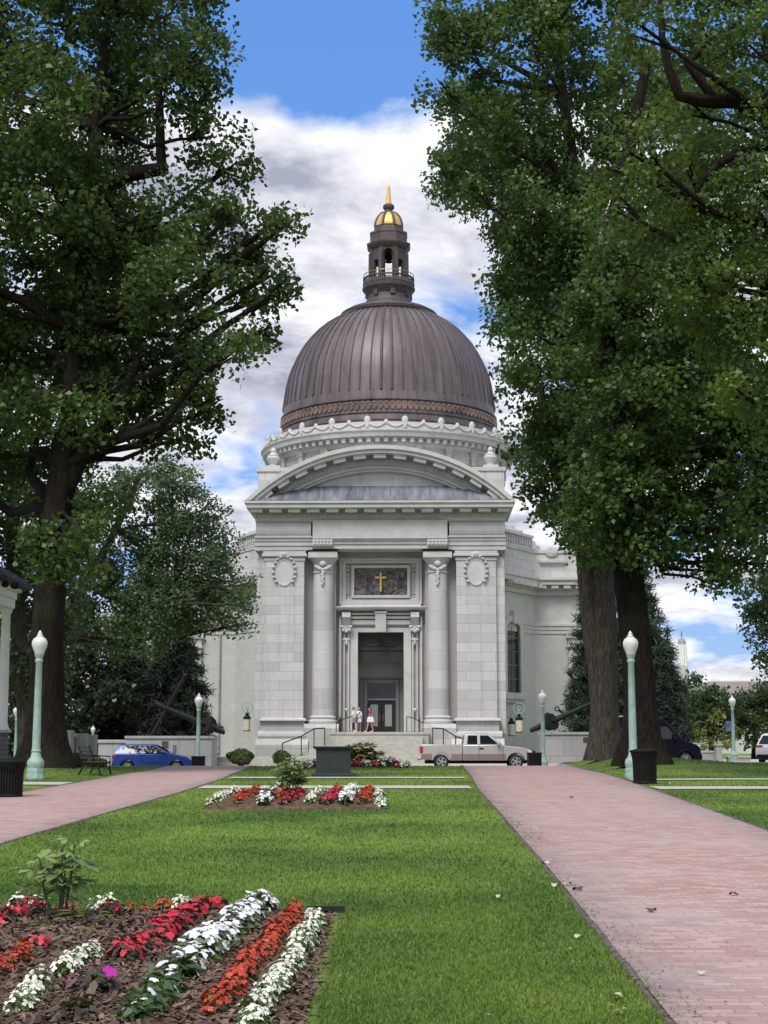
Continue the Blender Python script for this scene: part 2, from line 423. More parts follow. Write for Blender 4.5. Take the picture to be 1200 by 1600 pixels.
def kerb(A, sgn, y0, y1, wd=.035, hh=.014):
    V = []; Fq = []; ny = int((y1-y0)/.5)
    for j in range(ny+1):
        y = y0+(y1-y0)*j/ny; x = interp(A, y); q = .006*math.sin(j*1.7)+.006*math.sin(j*.43)
        for dx, dz in ((0, -.05), (0, hh+q*.5), (sgn*wd, hh+.008), (sgn*(wd+.02), -.05)): V.append((x+dx+q, y, h(x+dx, y)+dz))
    for j in range(ny):
        for k in range(3): Fq.append((j*4+k, j*4+k+1, (j+1)*4+k+1, (j+1)*4+k))
    return struct(np_mesh('brick_kerb', V, Fq, M['kerb']))
M['kerb'] = mat('kerb_brick', (.12, .098, .088), .9, 0, .5, 9, .4, 30, spec=.2)
kerb(RL, -1, 2, 76); kerb(RR, 1, 14, 70); kerb(LR, 1, 14, 74); kerb(LL, -1, 28, 72)
X0 = [(0, 0)]
def cross(name, x0, x1, y0, y1):
    nx_ = max(2, int((x1-x0)/.4)); V = []; Fq = []
    ys = [y0, (y0+y1)/2, y1]
    for y in ys:
        for i in range(nx_+1):
            x = x0+(x1-x0)*i/nx_; V.append((x, y, h(x, y)+.02))
    for j in range(2):
        for i in range(nx_): Fq.append((j*(nx_+1)+i, j*(nx_+1)+i+1, (j+1)*(nx_+1)+i+1, (j+1)*(nx_+1)+i))
    return struct(np_mesh(name, V, Fq, M['concrete'], smooth=True))
cross('concrete_walk', -4.15, 1.95, 34.6, 36.1); cross('concrete_walk', -4.1, 2.15, 41.0, 42.0)
cross('concrete_walk', 6.05, 40, 34.2, 35.6); cross('concrete_walk', 6.3, 40, 39.6, 40.4); cross('concrete_walk', -40, -7.6, 36.6, 38.2)
cross('concrete_walk', -14, -7.7, 31.2, 32.2)
# street with kerb and forecourt
M['asphalt'] = mat('asphalt', (.075, .075, .078), .9, 0, .2, 1.5, .4, 60, spec=.2)
M['paving'] = stone('forecourt_paving', (.36, .35, .32), 1.2, 1.2, .015, .7, .08, .1)
def sheet(name, x0, x1, y0, y1, dz, m, st=2.0):
    nx_ = int((x1-x0)/st); V = []; Fq = []
    for y in (y0, (y0+y1)/2, y1):
        for i in range(nx_+1):
            x = x0+(x1-x0)*i/nx_; V.append((x, y, street_z(x)+dz))
    for j in range(2):
        for i in range(nx_): Fq.append((j*(nx_+1)+i, j*(nx_+1)+i+1, (j+1)*(nx_+1)+i+1, (j+1)*(nx_+1)+i))
    return struct(np_mesh(name, V, Fq, m))
sheet('street', -120, 120, 79.5, 88.5, .03, M['asphalt'])
sheet('pavement', -60, 60, 88.8, 104, .13, M['concrete'])
V = []; Fq = []
for i in range(61):
    x = -60+2*i; z = street_z(x)
    V += [(x, 88.5, z-.05), (x, 88.5, z+.15), (x, 88.8, z+.15), (x, 88.8, z-.05)]
for i in range(60):
    for k in range(3): Fq.append((i*4+k, i*4+k+1, i*4+k+5, i*4+k+4))
struct(np_mesh('street_kerb', V, Fq, M['concrete']))
# ------------------------------------------------------------------ grass blades
BEDS = [(-4.6, -.36, 4.0, 12.75), (-3.2, .05, 26.6, 31.6), (-2.75, .62, 55.0, 58.4)]
def in_lawn(x, y, e=.13):
    if interp(RL, y)-e < x < interp(RR, y)+e or interp(LL, y)-e < x < interp(LR, y)+e: return False
    for a, b_, c, d in BEDS:
        if a < x < b_ and c < y < d: return False
    if x < interp(RL, y) and (34.5 < y < 36.2 or 40.9 < y < 42.1): return False
    if x > interp(RR, y) and (34.1 < y < 35.7 or 39.5 < y < 40.5): return False
    if x < -7.5 and (36.5 < y < 38.3 or 31.1 < y < 32.3): return False
    return True
def grass(n_target):
    V = []; v = []; cnt = 0
    rr = random.Random(5)
    for _ in range(n_target):
        # even over the picture: distance drawn so that density falls with distance squared
        u = rr.random(); y = 1/(1/6.5+(1/62-1/6.5)*u**.85)
        x = y*rr.uniform(-.33, .30)
        if not in_lawn(x, y, rr.choice((-.05, .0, .03, .06, .09, .12))): continue
        s = .55+.05*y
        hg = rr.uniform(.022, .046)*(.75+.010*y); wd = rr.uniform(.0035, .006)*s*1.25
        a = rr.uniform(0, 2*PI); dx, dy = math.cos(a), math.sin(a); l = hg*rr.uniform(.2, .9); b_ = rr.uniform(0, 2*PI)
        z = h(x, y)-.004
        lx, ly = math.cos(b_)*l, math.sin(b_)*l
        V += [(x-dx*wd, y-dy*wd, z), (x+dx*wd, y+dy*wd, z), (x+lx*.45+dx*wd*.6, y+ly*.45+dy*wd*.6, z+hg*.62), (x+lx, y+ly, z+hg)]
        v.append(min(1, max(0, rr.gauss(.45, .27)))); cnt += 1
    Fq = np.arange(cnt*4).reshape(-1, 4)
    o = np_mesh('grass', V, Fq, M['blades'], v=v); return struct(o, 'stuff')
grass(290000)
# ------------------------------------------------------------------ chapel
CX, CY = -.27, 107.0
chapel = thing('domed_chapel', 'pale granite chapel with dark copper dome, gilded lantern and arched pediment', 'chapel', (CX, CY, 0), R(-1.3))
def Z(py, ly=0.0): return P(600, py, CY+ly).z
def part(mb, name, m, parent=chapel, **k): return mb.build(name, m, parent, **k)
BZ = .3
# masses -------------------------------------------------------
zc0, zc1 = Z(815), Z(790, -1)       # cornice underside / top
ze0 = Z(870)
zA0, zA1, zF1 = Z(860), Z(838), Z(816)
HW = 8.72
# front wall behind columns (recess) built round the doorway
m = MB()
for s in (-1, 1):
    m.box(s*1.62 if s > 0 else -5.9, 5.9 if s > 0 else -1.62, 1.9, 3.2, BZ+.5, Z(985))
m.box(-5.9, 5.9, 1.9, 3.2, Z(985)+.002, ze0+1.2)
part(m, 'front_wall', M['plain'])
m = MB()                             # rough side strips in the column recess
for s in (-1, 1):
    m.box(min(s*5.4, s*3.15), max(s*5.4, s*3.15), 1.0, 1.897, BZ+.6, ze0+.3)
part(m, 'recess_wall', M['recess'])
for s in (-1, 1):                    # outer piers, battered plinth
    m = MB(); a, b_ = 5.33, HW-.62
    x0, x1 = min(s*a, s*b_), max(s*a, s*b_)
    m.box(x0, x1, 0, 6, Z(1147), ze0)
    m.box(min(s*(HW-.62), s*HW), max(s*(HW-.62), s*HW), .35, 6, Z(1147), ze0)
    part(m, 'pier', M['granite'], bevel=.03)
    m = MB()
    m.frustum((x0-.28, x1+.28, -.45, 6.2), (x0-.12, x1+.12, -.2, 6.1), Z(1126), Z(1122))
    m.box(x0-.1, x1+.1, -.16, 6.1, Z(1142), Z(1126)-.002)
    zz = Z(1142)
    prof = [(-.62, zz-.45), (-.62, zz-.28), (-.5, zz-.08), (-.34, zz-.003)]
    m.prism([(-.62, zz-.5), (-.66, zz-.36), (-.62, zz-.2), (-.5, zz-.07), (-.3, zz-.003), (6, zz-.003), (6, zz-.5)], x0-.3, x1+.3, 'x')
    m.prism([(-.6, zz-.503), (-.95, zz-.95), (-.95, BZ-.4), (6, BZ-.4), (6, zz-.503)], x0-.42, x1+.42, 'x')
    part(m, 'pier_base', M['granite'], bevel=.02)
    m = MB()                         # pier cap
    m.box(x0-.06, x1+.06, -.07, 6, Z(876), Z(871)); m.box(x0-.2, x1+.2, -.22, 6, Z(869.5), Z(865)); m.box(x0-.12, x1+.12, -.14, 6, Z(865)+.002, Z(861))
    part(m, 'pier_cap', M['plain'], bevel=.03)
    # oval cartouche with a wreath
    cxp = s*6.72; czp = Z(894)
    m = MB(); o = len(m.v)
    m.lathe([(.02, -.12), (.98, -.12), (1.02, -.06), (1.0, .0), (.9, .02), (.86, -.02), (.02, -.02)], n=36)
    m.xf(Matrix.Translation((cxp, -.06, czp)) @ Matrix.Rotation(PI/2, 4, 'X') @ Matrix.Diagonal((.66, .98, 1, 1)))
    w_ = part(m, 'cartouche', M['plain'], smooth=40)
    m = MB()
    for k in range(15):
        a = R(-40)+R(260)*k/14; rr = .78; q = .12+.05*(k in (6, 7, 8))
        m.ell((cxp+math.cos(a)*rr, -.08, czp+.05+math.sin(a)*1.1), (q, .17, q*.85), 10, 6)
    m.ell((cxp, -.1, czp+1.26), (.34, .18, .18), 12, 6)
    part(m, 'wreath', M['plain'], w_, smooth=60)
# columns -----------------------------------------------------
for s in (-1, 1):
    cxp = s*4.02
    m = MB()
    zb, zt = Z(1118), Z(878)
    pr = [(.775, zb)]+[(.765-.075*(i/10)**1.7, zb+(zt-zb)*i/10) for i in range(1, 11)]
    m.lathe(pr, (cxp, .75, 0), 40)
    col = part(m, 'column', M['granite_c'], smooth=40)
    m = MB()
    m.lathe([(.86, 0), (.98, .02), (1.0, .16), (.94, .26), (.86, .30), (.86, .36), (.92, .42), (.88, .50), (.78, .56)], (cxp, .75, zb-.55), 40)
    part(m, 'column_base', M['plain'], col, smooth=35)
    m = MB()
    z0 = zt
    m.lathe([(.70, -.75), (.78, -.72), (.78, -.64), (.71, -.6), (.70, -.15), (.78, 0), (.9, .18), (.98, .3)], (cxp, .75, z0), 40)
    m.box(cxp-1.02, cxp+1.02, -.27, 1.77, z0+.3, z0+.72)
    part(m, 'capital', M['plain'], col, smooth=35)
    m = MB(); m.box(cxp-1.06, cxp+1.06, -.32, 1.8, z0+.722, z0+.83); part(m, 'abacus_flashing', M['iron'], col)
    m = MB()                          # carved garland and drop
    for q, t in ((-.5, 0), (-.36, -.1), (-.2, -.2), (.2, -.2), (.36, -.1), (.5, 0)):
        m.ell((cxp+q, .75-math.sqrt(.78**2-q*q)-.03, z0-.28+t), (.15, .12, .13), 10, 6)
    m.ell((cxp, -.06, z0-.12), (.24, .16, .2), 12, 7)
    for k in range(7): m.ell((cxp+(.03 if k % 2 else -.03), -.02, z0-.55-.17*k), (.15-.008*k, .12, .13), 10, 6)
    part(m, 'garland', M['plain'], col, smooth=60)
    m = MB()                          # pedestal
    zp = Z(1125)
    m.box(cxp-1.0, cxp+1.0, -.3, 1.9, Z(1131), zb-.55); m.prism([(-.42, Z(1131)-.003), (-.62, Z(1138)), (-.62, BZ-.4), (2.0, BZ-.4), (2.0, Z(1131)-.003)], cxp-1.22, cxp+1.22, 'x')
    part(m, 'pedestal', M['granite'], col, bevel=.03)
# entablature ------------------------------------------------
for s in (-1, 1):
    m = MB()
    x0, x1 = sorted((s*4.74, s*(HW+.1)))
    m.box(x0, x1, -.12, 6, zA0, Z(853)); m.box(x0, x1, -.2, 6, Z(853)+.002, Z(846)); m.box(x0, x1, -.28, 6, Z(846)+.002, Z(841)); m.box(x0, x1, -.4, 6, Z(841)+.002, Z(838))
    # cushion frieze
    pf = [(-.3, Z(838)+.002)]+[(-.33-.14*math.sin(PI*k/8), Z(838)+(Z(817)-Z(838))*k/8) for k in range(1, 8)]+[(-.3, Z(817)), (6, Z(817)), (6, Z(838)+.002)]
    m.prism(pf, x0+.1, x1-.1, 'x')
    part(m, 'side_entablature', M['plain'], bevel=.02)
m = MB()
m.box(-4.72, 4.72, -.55, 3, Z(843), Z(817)+.12)
m.box(-4.70, 4.70, -.25, 3, Z(858), Z(851)); m.box(-4.69, 4.69, -.34, 3, Z(851)+.002, Z(846)); m.box(-4.68, 4.68, -.44, 3, Z(846)+.002, Z(843)-.002)
for s in (-1, 1):
    m.box(s*4.02-.72, s*4.02+.72, -.50, -.1, Z(854.5), Z(843)-.003)
    for k in range(6):
        for dz in (0, .2): m.frustum((s*4.02-.66+k*.235, s*4.02-.66+k*.235+.17, -.62, -.45), (s*4.02-.62+k*.235, s*4.02-.62+k*.235+.09, -.58, -.45), Z(852)+dz, Z(852)+dz+.17)
part(m, 'architrave', M['plain'], bevel=.015)
# horizontal cornice with modillions and dentils
m = MB()
HC = 9.3
m.prism([(-.2, Z(817)+.01), (-.35, Z(814)), (-.45, Z(811)), (4, Z(811)), (4, Z(817)+.01)], -HW-.05, HW+.05, 'x')
zd0, zd1 = Z(811)+.002, Z(803.5)
m.box(-HW-.1, HW+.1, -.5, 6, zd0, zd1)
for k in range(96):
    x = -HW-.1+.04+k*(2*HW+.12)/96; m.box(x, x+.1, -.66, -.502, zd0+.06, zd1-.03)
zm0, zm1 = zd1+.002, zd1+.27
nM = 14
for k in range(nM):
    x = -HC+.25+k*(2*HC-.5-.86)/(nM-1); m.box(x, x+.86, -1.28, -.3, zm0, zm1)
m.box(-HW-.3, HW+.3, -.52, 6, zm0, zm1-.002)
zk1 = zm1+.3
m.box(-HC, HC, -1.5, 6, zm1+.002, zk1)
m.box(-HC-.12, HC+.12, -1.62, 6, zk1+.002, zk1+.16)
part(m, 'main_cornice', M['plain'], bevel=.015)
zk = zk1+.165
# pediment ----------------------------------------------------
rise, half = Z(696, -1.3)-zk, HC+.12
Ra = (half**2+rise**2)/(2*rise); zcn = zk+rise-Ra
a1 = math.asin(half/Ra)
def arc(rad, y0, y1, th, mb, n=56, lim=None):
    aa = lim or a1
    vs = []; fs = []
    for i in range(n+1):
        a = -aa+2*aa*i/n
        for r_, y in ((rad, y0), (rad, y1), (rad-th, y1), (rad-th, y0)): vs.append((r_*math.sin(a), y, max(zk+.004, zcn+r_*math.cos(a))))
    for i in range(n):
        for k in range(4): fs.append((i*4+k, i*4+(k+1) % 4, i*4+4+(k+1) % 4, i*4+4+k))
    fs += [(3, 2, 1, 0), (n*4, n*4+1, n*4+2, n*4+3)]
    mb.add(vs, fs)
m = MB()
arc(Ra, -1.62, 4.5, .28, m); arc(Ra-.282, -1.46, 4.5, .26, m)
arc(Ra-.544, -.46, 4.5, .34, m, lim=a1*.985); arc(Ra-.886, -.52, 4.5, .36, m, lim=a1*.955); arc(Ra-1.248, -.36, 4.5, .22, m, lim=a1*.93); arc(Ra-1.47, -.2, 4.5, .18, m, lim=a1*.9)
def arcblock(mb, a, wd, r0, r1, y0, y1):
    da = wd/r1/2; vs = []
    for y in (y0, y1):
        for aa, r_ in ((a-da, r0), (a+da, r0), (a+da, r1), (a-da, r1)): vs.append((r_*math.sin(aa), y, zcn+r_*math.cos(aa)))
    mb.add(vs, [(0,1,2,3),(7,6,5,4),(0,4,5,1),(1,5,6,2),(2,6,7,3),(3,7,4,0)])
for k in range(13):
    a = -a1*.86+2*a1*.86*k/12
    arcblock(m, a, .9, Ra-.84, Ra-.546, -1.28, -.462)
for k in range(92):
    a = -a1*.9+2*a1*.9*k/91
    arcblock(m, a, .1, Ra-1.2, Ra-.93, -.68, -.522)
ped = part(m, 'pediment', M['plain'], smooth=25)
m = MB()
pts = [(-half*.86, zk)]+[((Ra-1.5)*math.sin(-a1*.88+2*a1*.88*i/30), max(zk, zcn+(Ra-1.5)*math.cos(-a1*.88+2*a1*.88*i/30))) for i in range(31)]+[(half*.86, zk)]
m.prism(pts, .1, .8); part(m, 'tympanum', M['granite'], ped)
m = MB()
zl = Z(765)
m.add([(-half+.25, -1.55, zk+.03), (half-.25, -1.55, zk+.03), (half*.80, .09, zl+.28), (-half*.80, .09, zl+.28), (-half+.25, .09, zk+.01), (half-.25, .09, zk+.01)], [(0,1,2,3),(0,3,4),(1,5,2),(0,4,5,1),(2,5,4,3)])
for k in range(12):
    x = -half*.8+k*half*1.6/11
    m.tube([(x*1.12, -1.5, zk+.06), (x, .06, zl+.30)], .028, 6)
g_ = None
def leadmat():
    m, g, b = newmat('lead_sheet')
    tc = g.new('ShaderNodeTexCoord').outputs['Object']
    mp = g.new('ShaderNodeMapping', i_Vector=tc); mp.inputs['Scale'].default_value = (1.6, .2, .2)
    n = g.noise(mp.outputs[0], 1.4, 6, .65)
    c = g.mix(g.ramp(n.outputs['Fac'], [(.36, 0), (.66, 1)]), (.085, .097, .125), (.24, .26, .295))
    g.l.new(c, b.inputs['Base Color']); b.inputs['Roughness'].default_value = .6
    return m
M['lead'] = leadmat()
part(m, 'lead_roof', M['lead'], ped)
# attic behind the pediment, and arm of the cross
zat = Z(727, 1.5)
m = MB(); m.box(-8.8, 8.8, 4.7, 26, BZ, ze0-.003); m.box(-8.9, 8.9, 2.4, 26, ze0+.002, zat-.3); m.box(-9.02, 9.02, 2.3, 26, zat-.298, zat)
part(m, 'attic', M['granite'], bevel=.03)
for s in (-1, 1):                     # corner urns on the attic
    c0 = (s*8.0, 4.2, zat)
    m = MB(); m.box(c0[0]-.55, c0[0]+.55, 3.65, 4.75, zat+.002, zat+.42)
    m.lathe([(.32, .42), (.25, .55), (.42, .85), (.5, 1.02), (.42, 1.15), (.44, 1.25), (.28, 1.35), (.17, 1.46), (.22, 1.6), (.14, 1.75), (.02, 1.87)], c0, 16)
    part(m, 'corner_urn', M['plain'], smooth=40)
# drum --------------------------------------------------------
DY = 28.0; DW = CY+DY
DX = .06
def zD(py, side=True, rad=0): return P(600, py, DW if side else DW-rad).z
Rc = 11.25
zco = zD(711)                         # cornice edge, seen at the sides
m = MB()
m.lathe([(10.2, zat-3), (10.2, zco-2.9), (10.35, zco-2.85), (10.35, zco-2.5), (10.15, zco-2.45), (10.15, zco-1.25), (10.4, zco-1.2), (10.45, zco-1.0)], (0, 0, 0), 96, caps=False)
m.lathe([(10.7, zco-.55), (11.2, zco-.5), (11.28, zco-.15), (11.4, zco-.05), (11.4, zco+.05), (9.0, zco+.25)], (0, 0, 0), 96, caps=False)
m.lathe([(10.45, zco-1.0), (10.5, zco-.55), (10.7, zco-.55)], (0, 0, 0), 96, caps=False)
for k in range(96):
    a = 2*PI*k/96; M_ = Matrix.Rotation(a, 4, 'Z')
    o = len(m.v); m.box(10.4, 11.02, -.17, .17, zco-.92, zco-.56); m.xf(M_, o)
    if k % 4 == 0:
        o = len(m.v); m.box(10.1, 10.42, -.24, .24, zco-2.4, zco-1.0); m.box(10.3, 10.5, -.34, .34, zco-1.5, zco-1.0); m.xf(M_, o)
    if k % 4 == 2:
        o = len(m.v); m.box(10.1, 10.22, -.85, .85, zco-2.25, zco-1.7); m.xf(M_, o)
M['drumstone'] = stone('drum_granite', sc3(GR, .93), 1.7, .6, radial=10.2)
drum = part(m, 'drum', M['drumstone'], smooth=30, loc=(DX, DY, 0))
m = MB()                              # crest of shells and swags round the dome foot
m.lathe([(11.0, zco+.1), (10.98, zco+.75), (10.6, zco+.78), (10.5, zco+.1)], (0, 0, 0), 96, caps=False)
for k in range(44):
    a = 2*PI*k/44; big = k % 2 == 0; q = .29 if big else .19
    o = len(m.v)
    m.ell((10.92, 0, zco+.72+(.16 if big else .0)), (.2, q, q*1.35), 10, 7)
    if big: m.ell((10.96, 0, zco+.42), (.2, .2, .34), 8, 6)
    a2 = 2*PI/44
    pts = []
    for j in range(7):
        t = j/6; aa = a2*t; pts.append((11.03*math.cos(aa), 11.03*math.sin(aa), zco+.72-.38*math.sin(PI*t)))
    m.tube(pts, .085, 6)
    m.xf(Matrix.Rotation(a, 4, 'Z'), o)
part(m, 'crest', M['plain'], drum, smooth=50)
# dome --------------------------------------------------------
def coppermat(name, ribs=True):
    m, g, b = newmat(name)
    tc = g.new('ShaderNodeTexCoord').outputs['Object']
    sx = g.new('ShaderNodeSeparateXYZ', i_0=tc)
    an = g.math('ARCTAN2', g.math('SUBTRACT', sx.outputs[1], 0.0), sx.outputs[0])
    seg = g.math('FLOOR', g.math('MULTIPLY', an, 60/(2*PI)*2))
    vec = g.new('ShaderNodeCombineXYZ', i_0=seg, i_1=g.math('FLOOR', g.math('MULTIPLY', sx.outputs[2], .55)), i_2=0.0).outputs[0]
    wn = g.new('ShaderNodeTexWhiteNoise', i_Vector=vec)
    n = g.noise(tc, .5, 5, .6)
    vs = g.new('ShaderNodeCombineXYZ', i_0=g.math('MULTIPLY', an, 9.0), i_1=g.math('MULTIPLY', sx.outputs[2], .12), i_2=0.0).outputs[0]
    n3 = g.noise(vs, 1.6, 6, .7)
    c = g.mix(g.ramp(n3.outputs['Fac'], [(.3, 0), (.7, 1)]), (.060, .049, .052), (.205, .170, .168))
    c = g.mix(g.math('MULTIPLY', wn.outputs['Value'], .45), c, (.10, .075, .07))
    c = g.mix(g.math('MULTIPLY', g.ramp(n3.outputs['Fac'], [(.68, 0), (.8, 1)]), .5), c, (.32, .20, .12))
    g.l.new(c, b.inputs['Base Color']); b.inputs['Roughness'].default_value = .45; b.inputs['Metallic'].default_value = .15; b.inputs['Specular IOR Level'].default_value = .4
    return m
M['copper'] = coppermat('weathered_copper')
prof_px = [(169,680),(167,662),(165.5,645),(163.5,628),(161,610),(157.5,594),(151.5,578),(143.5,561),(135,547),(124.5,534),(112,521),(98,510.5),(84,503),(70,498)]
dome = None
pr = [((hw-2)*.0576 if py < 640 else (hw-2)*.0576, zD(py)) for hw, py in prof_px]
dc = (0, 0, 0)
m = MB(); m.lathe([(9.9, zco+.2), (9.8, zco+.9)]+[(r_, max(z, zco+.9)) for r_, z in pr if z > zco+.9]+[(3.7, pr[-1][1]+.1)], dc, 120, caps=False)
dome = part(m, 'dome', M['copper'], smooth=30, loc=(DX, DY, 0))
def prof_at(t, P_):                   # arc-length lookup
    L_ = [0]
    for a, b_ in zip(P_, P_[1:]): L_.append(L_[-1]+math.hypot(b_[0]-a[0], b_[1]-a[1]))
    d = t*L_[-1]
    for i in range(len(P_)-1):
        if d <= L_[i+1]: q = (d-L_[i])/(L_[i+1]-L_[i]); return (P_[i][0]+(P_[i+1][0]-P_[i][0])*q, P_[i][1]+(P_[i+1][1]-P_[i][1])*q)
    return P_[-1]
P_ = [(r_, z) for r_, z in pr if z > zD(654)]
m = MB()
for k in range(64):
    a = 2*PI*(k+.5)/64; main = k % 8 in (0, 7)
    pts = []
    for j in range(15):
        r_, z = prof_at(j/14, P_); pts.append(((r_+.03)*math.cos(a), (r_+.03)*math.sin(a), z+.02))
    m.tube(pts, [(.07 if not main else .13)*(1-.35*j/14) for j in range(15)], 6)
part(m, 'rib', M['bronze'], dome, smooth=60)
m = MB()                              # ornamental band at the foot of the dome
zb0 = zD(652)
for zz, rr, q in ((zD(690), 9.70, .12), (zD(679), 9.66, .08), (zD(659), 9.55, .12)):
    m.lathe([(rr, zz-q), (rr+q, zz-q*.5), (rr+q, zz+q*.5), (rr-.1, zz+q)], dc, 96, caps=False)
part(m, 'band_moulding', M['copper'], dome, smooth=50)
M['brightcopper'] = mat('bright_copper', (.10, .075, .07), .5, .1, .3, .35, detail=3, col2=(.34, .215, .17))
m = MB()
for k in range(120):
    a = 2*PI*k/120; rr = 9.60
    z = zD(669)
    o = len(m.v); m.lathe([(.30, 0), (.30, .08), (.2, .1), (.18, .04), (.01, .05)], n=12); m.xf(Matrix.Translation((rr*math.cos(a), rr*math.sin(a), z)) @ Matrix.Rotation(a, 4, 'Z') @ Matrix.Rotation(PI/2, 4, 'Y') @ Matrix.Diagonal((1.25, .8, 1, 1)), o)
part(m, 'band_ornament', M['brightcopper'], dome, smooth=50)
# lantern ------------------------------------------------------
U = .0585
def zl_(py): return zD(py+6*max(0, min(1, (py-335)/40)))
lantern = part(MB().lathe([(71*U, zD(512)), (71*U, zD(499)), (74*U, zD(498)), (75*U, zD(494)), (72*U, zD(492)), (67*U, zD(492)), (65*U, zD(488)), (52*U, zD(486)), (50*U, zD(483)), (46*U, zl_(482)), (45*U, zl_(480)), (44*U, zl_(479)), (41*U, zl_(477)), (40*U, zl_(471)), (36*U, zl_(469)), (34*U, zl_(465)), (33.5*U, zl_(459)), (36*U, zl_(454)), (39.5*U, zl_(450)), (41*U, zl_(448)), (41*U, zl_(446)), (39*U, zl_(445.5)), (30*U, zl_(444))], (0,0,0), 48, caps=False), 'lantern', M['bronze'], smooth=30, loc=(DX, DY, 0))
for k in range(16):                   # brackets and blocks round the lantern foot
    if k % 2: continue
    a = 2*PI*(k+.5)/16; m = MB(); o = 0
    m.box(58*U, 70*U, -.3, .3, zl_(497), zl_(489)); m.xf(Matrix.Rotation(a, 4, 'Z')); part(m, 'bracket', M['bronze'], lantern)
    m = MB(); m.box(33*U, 36.5*U, -.2, .2, zl_(462), zl_(452)); m.xf(Matrix.Rotation(a, 4, 'Z')); part(m, 'bracket', M['bronze'], lantern)
    m = MB(); m.box(40*U, 44.5*U, -.25, .25, zl_(484), zl_(474)); m.xf(Matrix.Rotation(a, 4, 'Z')); part(m, 'bracket', M['bronze'], lantern)
m = MB()                              # gallery parapet
m.lathe([(39.5*U, zl_(445)), (39.5*U, zl_(443)), (37.5*U, zl_(443)), (37.5*U, zl_(445))], (0,0,0), 48, caps=False)
m.lathe([(40*U, zl_(433)), (40*U, zl_(431)), (37*U, zl_(431)), (37*U, zl_(433))], (0,0,0), 48, caps=False)
for k in range(72):
    a = 2*PI*k/72; m.lathe([(.07, 0), (.11, .2), (.06, .55)], (38.5*U*math.cos(a), 38.5*U*math.sin(a), zl_(444)), 6)
part(m, 'gallery', M['bronze'], lantern)
M['brass'] = mat('brass_rail', (.35, .27, .12), .4, .7)
m = MB(); m.tube([(39*U*math.cos(2*PI*k/48), 39*U*math.sin(2*PI*k/48), zl_(426)) for k in range(49)], .035, 6)
for k in range(12): a = 2*PI*k/12; m.tube([(39*U*math.cos(a), 39*U*math.sin(a), zl_(432)), (39*U*math.cos(a), 39*U*math.sin(a), zl_(426))], .025, 5)
part(m, 'gallery_rail', M['brass'], lantern)
m = MB()                              # octagonal belfry: eight pillars, arches, solid head
r8 = 31*U; zt8, zb8 = zl_(386), zl_(445)
zs8 = zl_(397)                        # spring of the arches
for k in range(8):
    a = 2*PI*k/8+PI/8; o = len(m.v)
    ap = r8*math.cos(PI/8)
    m.box(r8-.46, r8-.06, -.2, .2, zb8, zt8)
    m.box(r8-.3, r8+.1, -.13, .13, zb8+.6, zt8-.5)
    m.xf(Matrix.Rotation(a, 4, 'Z'), o)
    a = 2*PI*k/8; o = len(m.v)
    front = k % 2 == 0
    wd = .45 if front else .27; top = zs8 if front else zl_(405)
    hs = ap*math.tan(PI/8)
    for s in (-1, 1): m.box(ap-.36, ap-.1, min(s*wd, s*hs), max(s*wd, s*hs), zb8, zt8)
    if front:
        poly = [(wd*math.cos(PI*i/12), top+wd*math.sin(PI*i/12)) for i in range(13)]+[(-wd, zt8), (wd, zt8)]
        m.prism(poly, ap-.359, ap-.101, 'x')
    else: m.box(ap-.449, ap-.101, -wd, wd, top, zt8)
    m.box(ap-.4, ap-.05, -wd, wd, zb8, zb8+.1)
    m.xf(Matrix.Rotation(a, 4, 'Z'), o)
part(m, 'belfry', M['bronze'], lantern)
m = MB()
m.lathe([(.02, 1.0), (.12, .95), (.18, .75), (.22, .4), (.31, .08), (.34, 0), (.3, .05)], (0, 0, zl_(404)), 20, caps=False); m.tube([(0, 0, zl_(404)+.98), (0, 0, zt8)], .07, 6)
m.tube([(-1.2, 0, zl_(399)), (1.2, 0, zl_(399))], .09, 6)
part(m, 'bell', M['iron'], lantern, smooth=40)
def octl(prof, n=8): return MB().lathe(prof, (0,0,0), n, rot=PI/8)
part(octl([(31*U, zl_(387)), (33*U, zl_(385)), (35.5*U, zl_(382)), (36.5*U, zl_(379)), (31*U, zl_(376)), (30.5*U, zl_(366)), (31.5*U, zl_(365)), (31*U, zl_(362.5)), (24.5*U, zl_(361.5)), (23.5*U, zl_(355)), (24*U, zl_(354)), (23*U, zl_(353))]), 'lantern_cornice', M['bronze'], lantern)
gp = [(22.5*U, zl_(355)), (22.2*U, zl_(350)), (20.5*U, zl_(345)), (17.5*U, zl_(340)), (13.5*U, zl_(336)), (9.5*U, zl_(333.5))]
cup = part(octl(gp), 'gilded_cap', M['gold'], lantern)
m = MB()
for k in range(8):
    a = PI/8+2*PI*k/8; m.tube([(r_*math.cos(a), r_*math.sin(a), z) for r_, z in gp], .13, 6)
part(m, 'cap_rib', M['bronze'], cup)
part(MB().lathe([(9.8*U, zl_(335)), (9.5*U, zl_(332.5)), (6.5*U, zl_(331)), (6*U, zl_(329)), (8.8*U, zl_(326)), (9*U, zl_(322.5)), (7*U, zl_(320)), (4.8*U, zl_(319.5))], n=20), 'finial', M['bronze'], lantern, smooth=40)
part(MB().lathe([(4.6*U, zl_(320)), (2.6*U, zl_(296)), (2.2*U, zl_(292)), (.1*U, zl_(287))], n=8), 'spire', M['gold'], lantern)
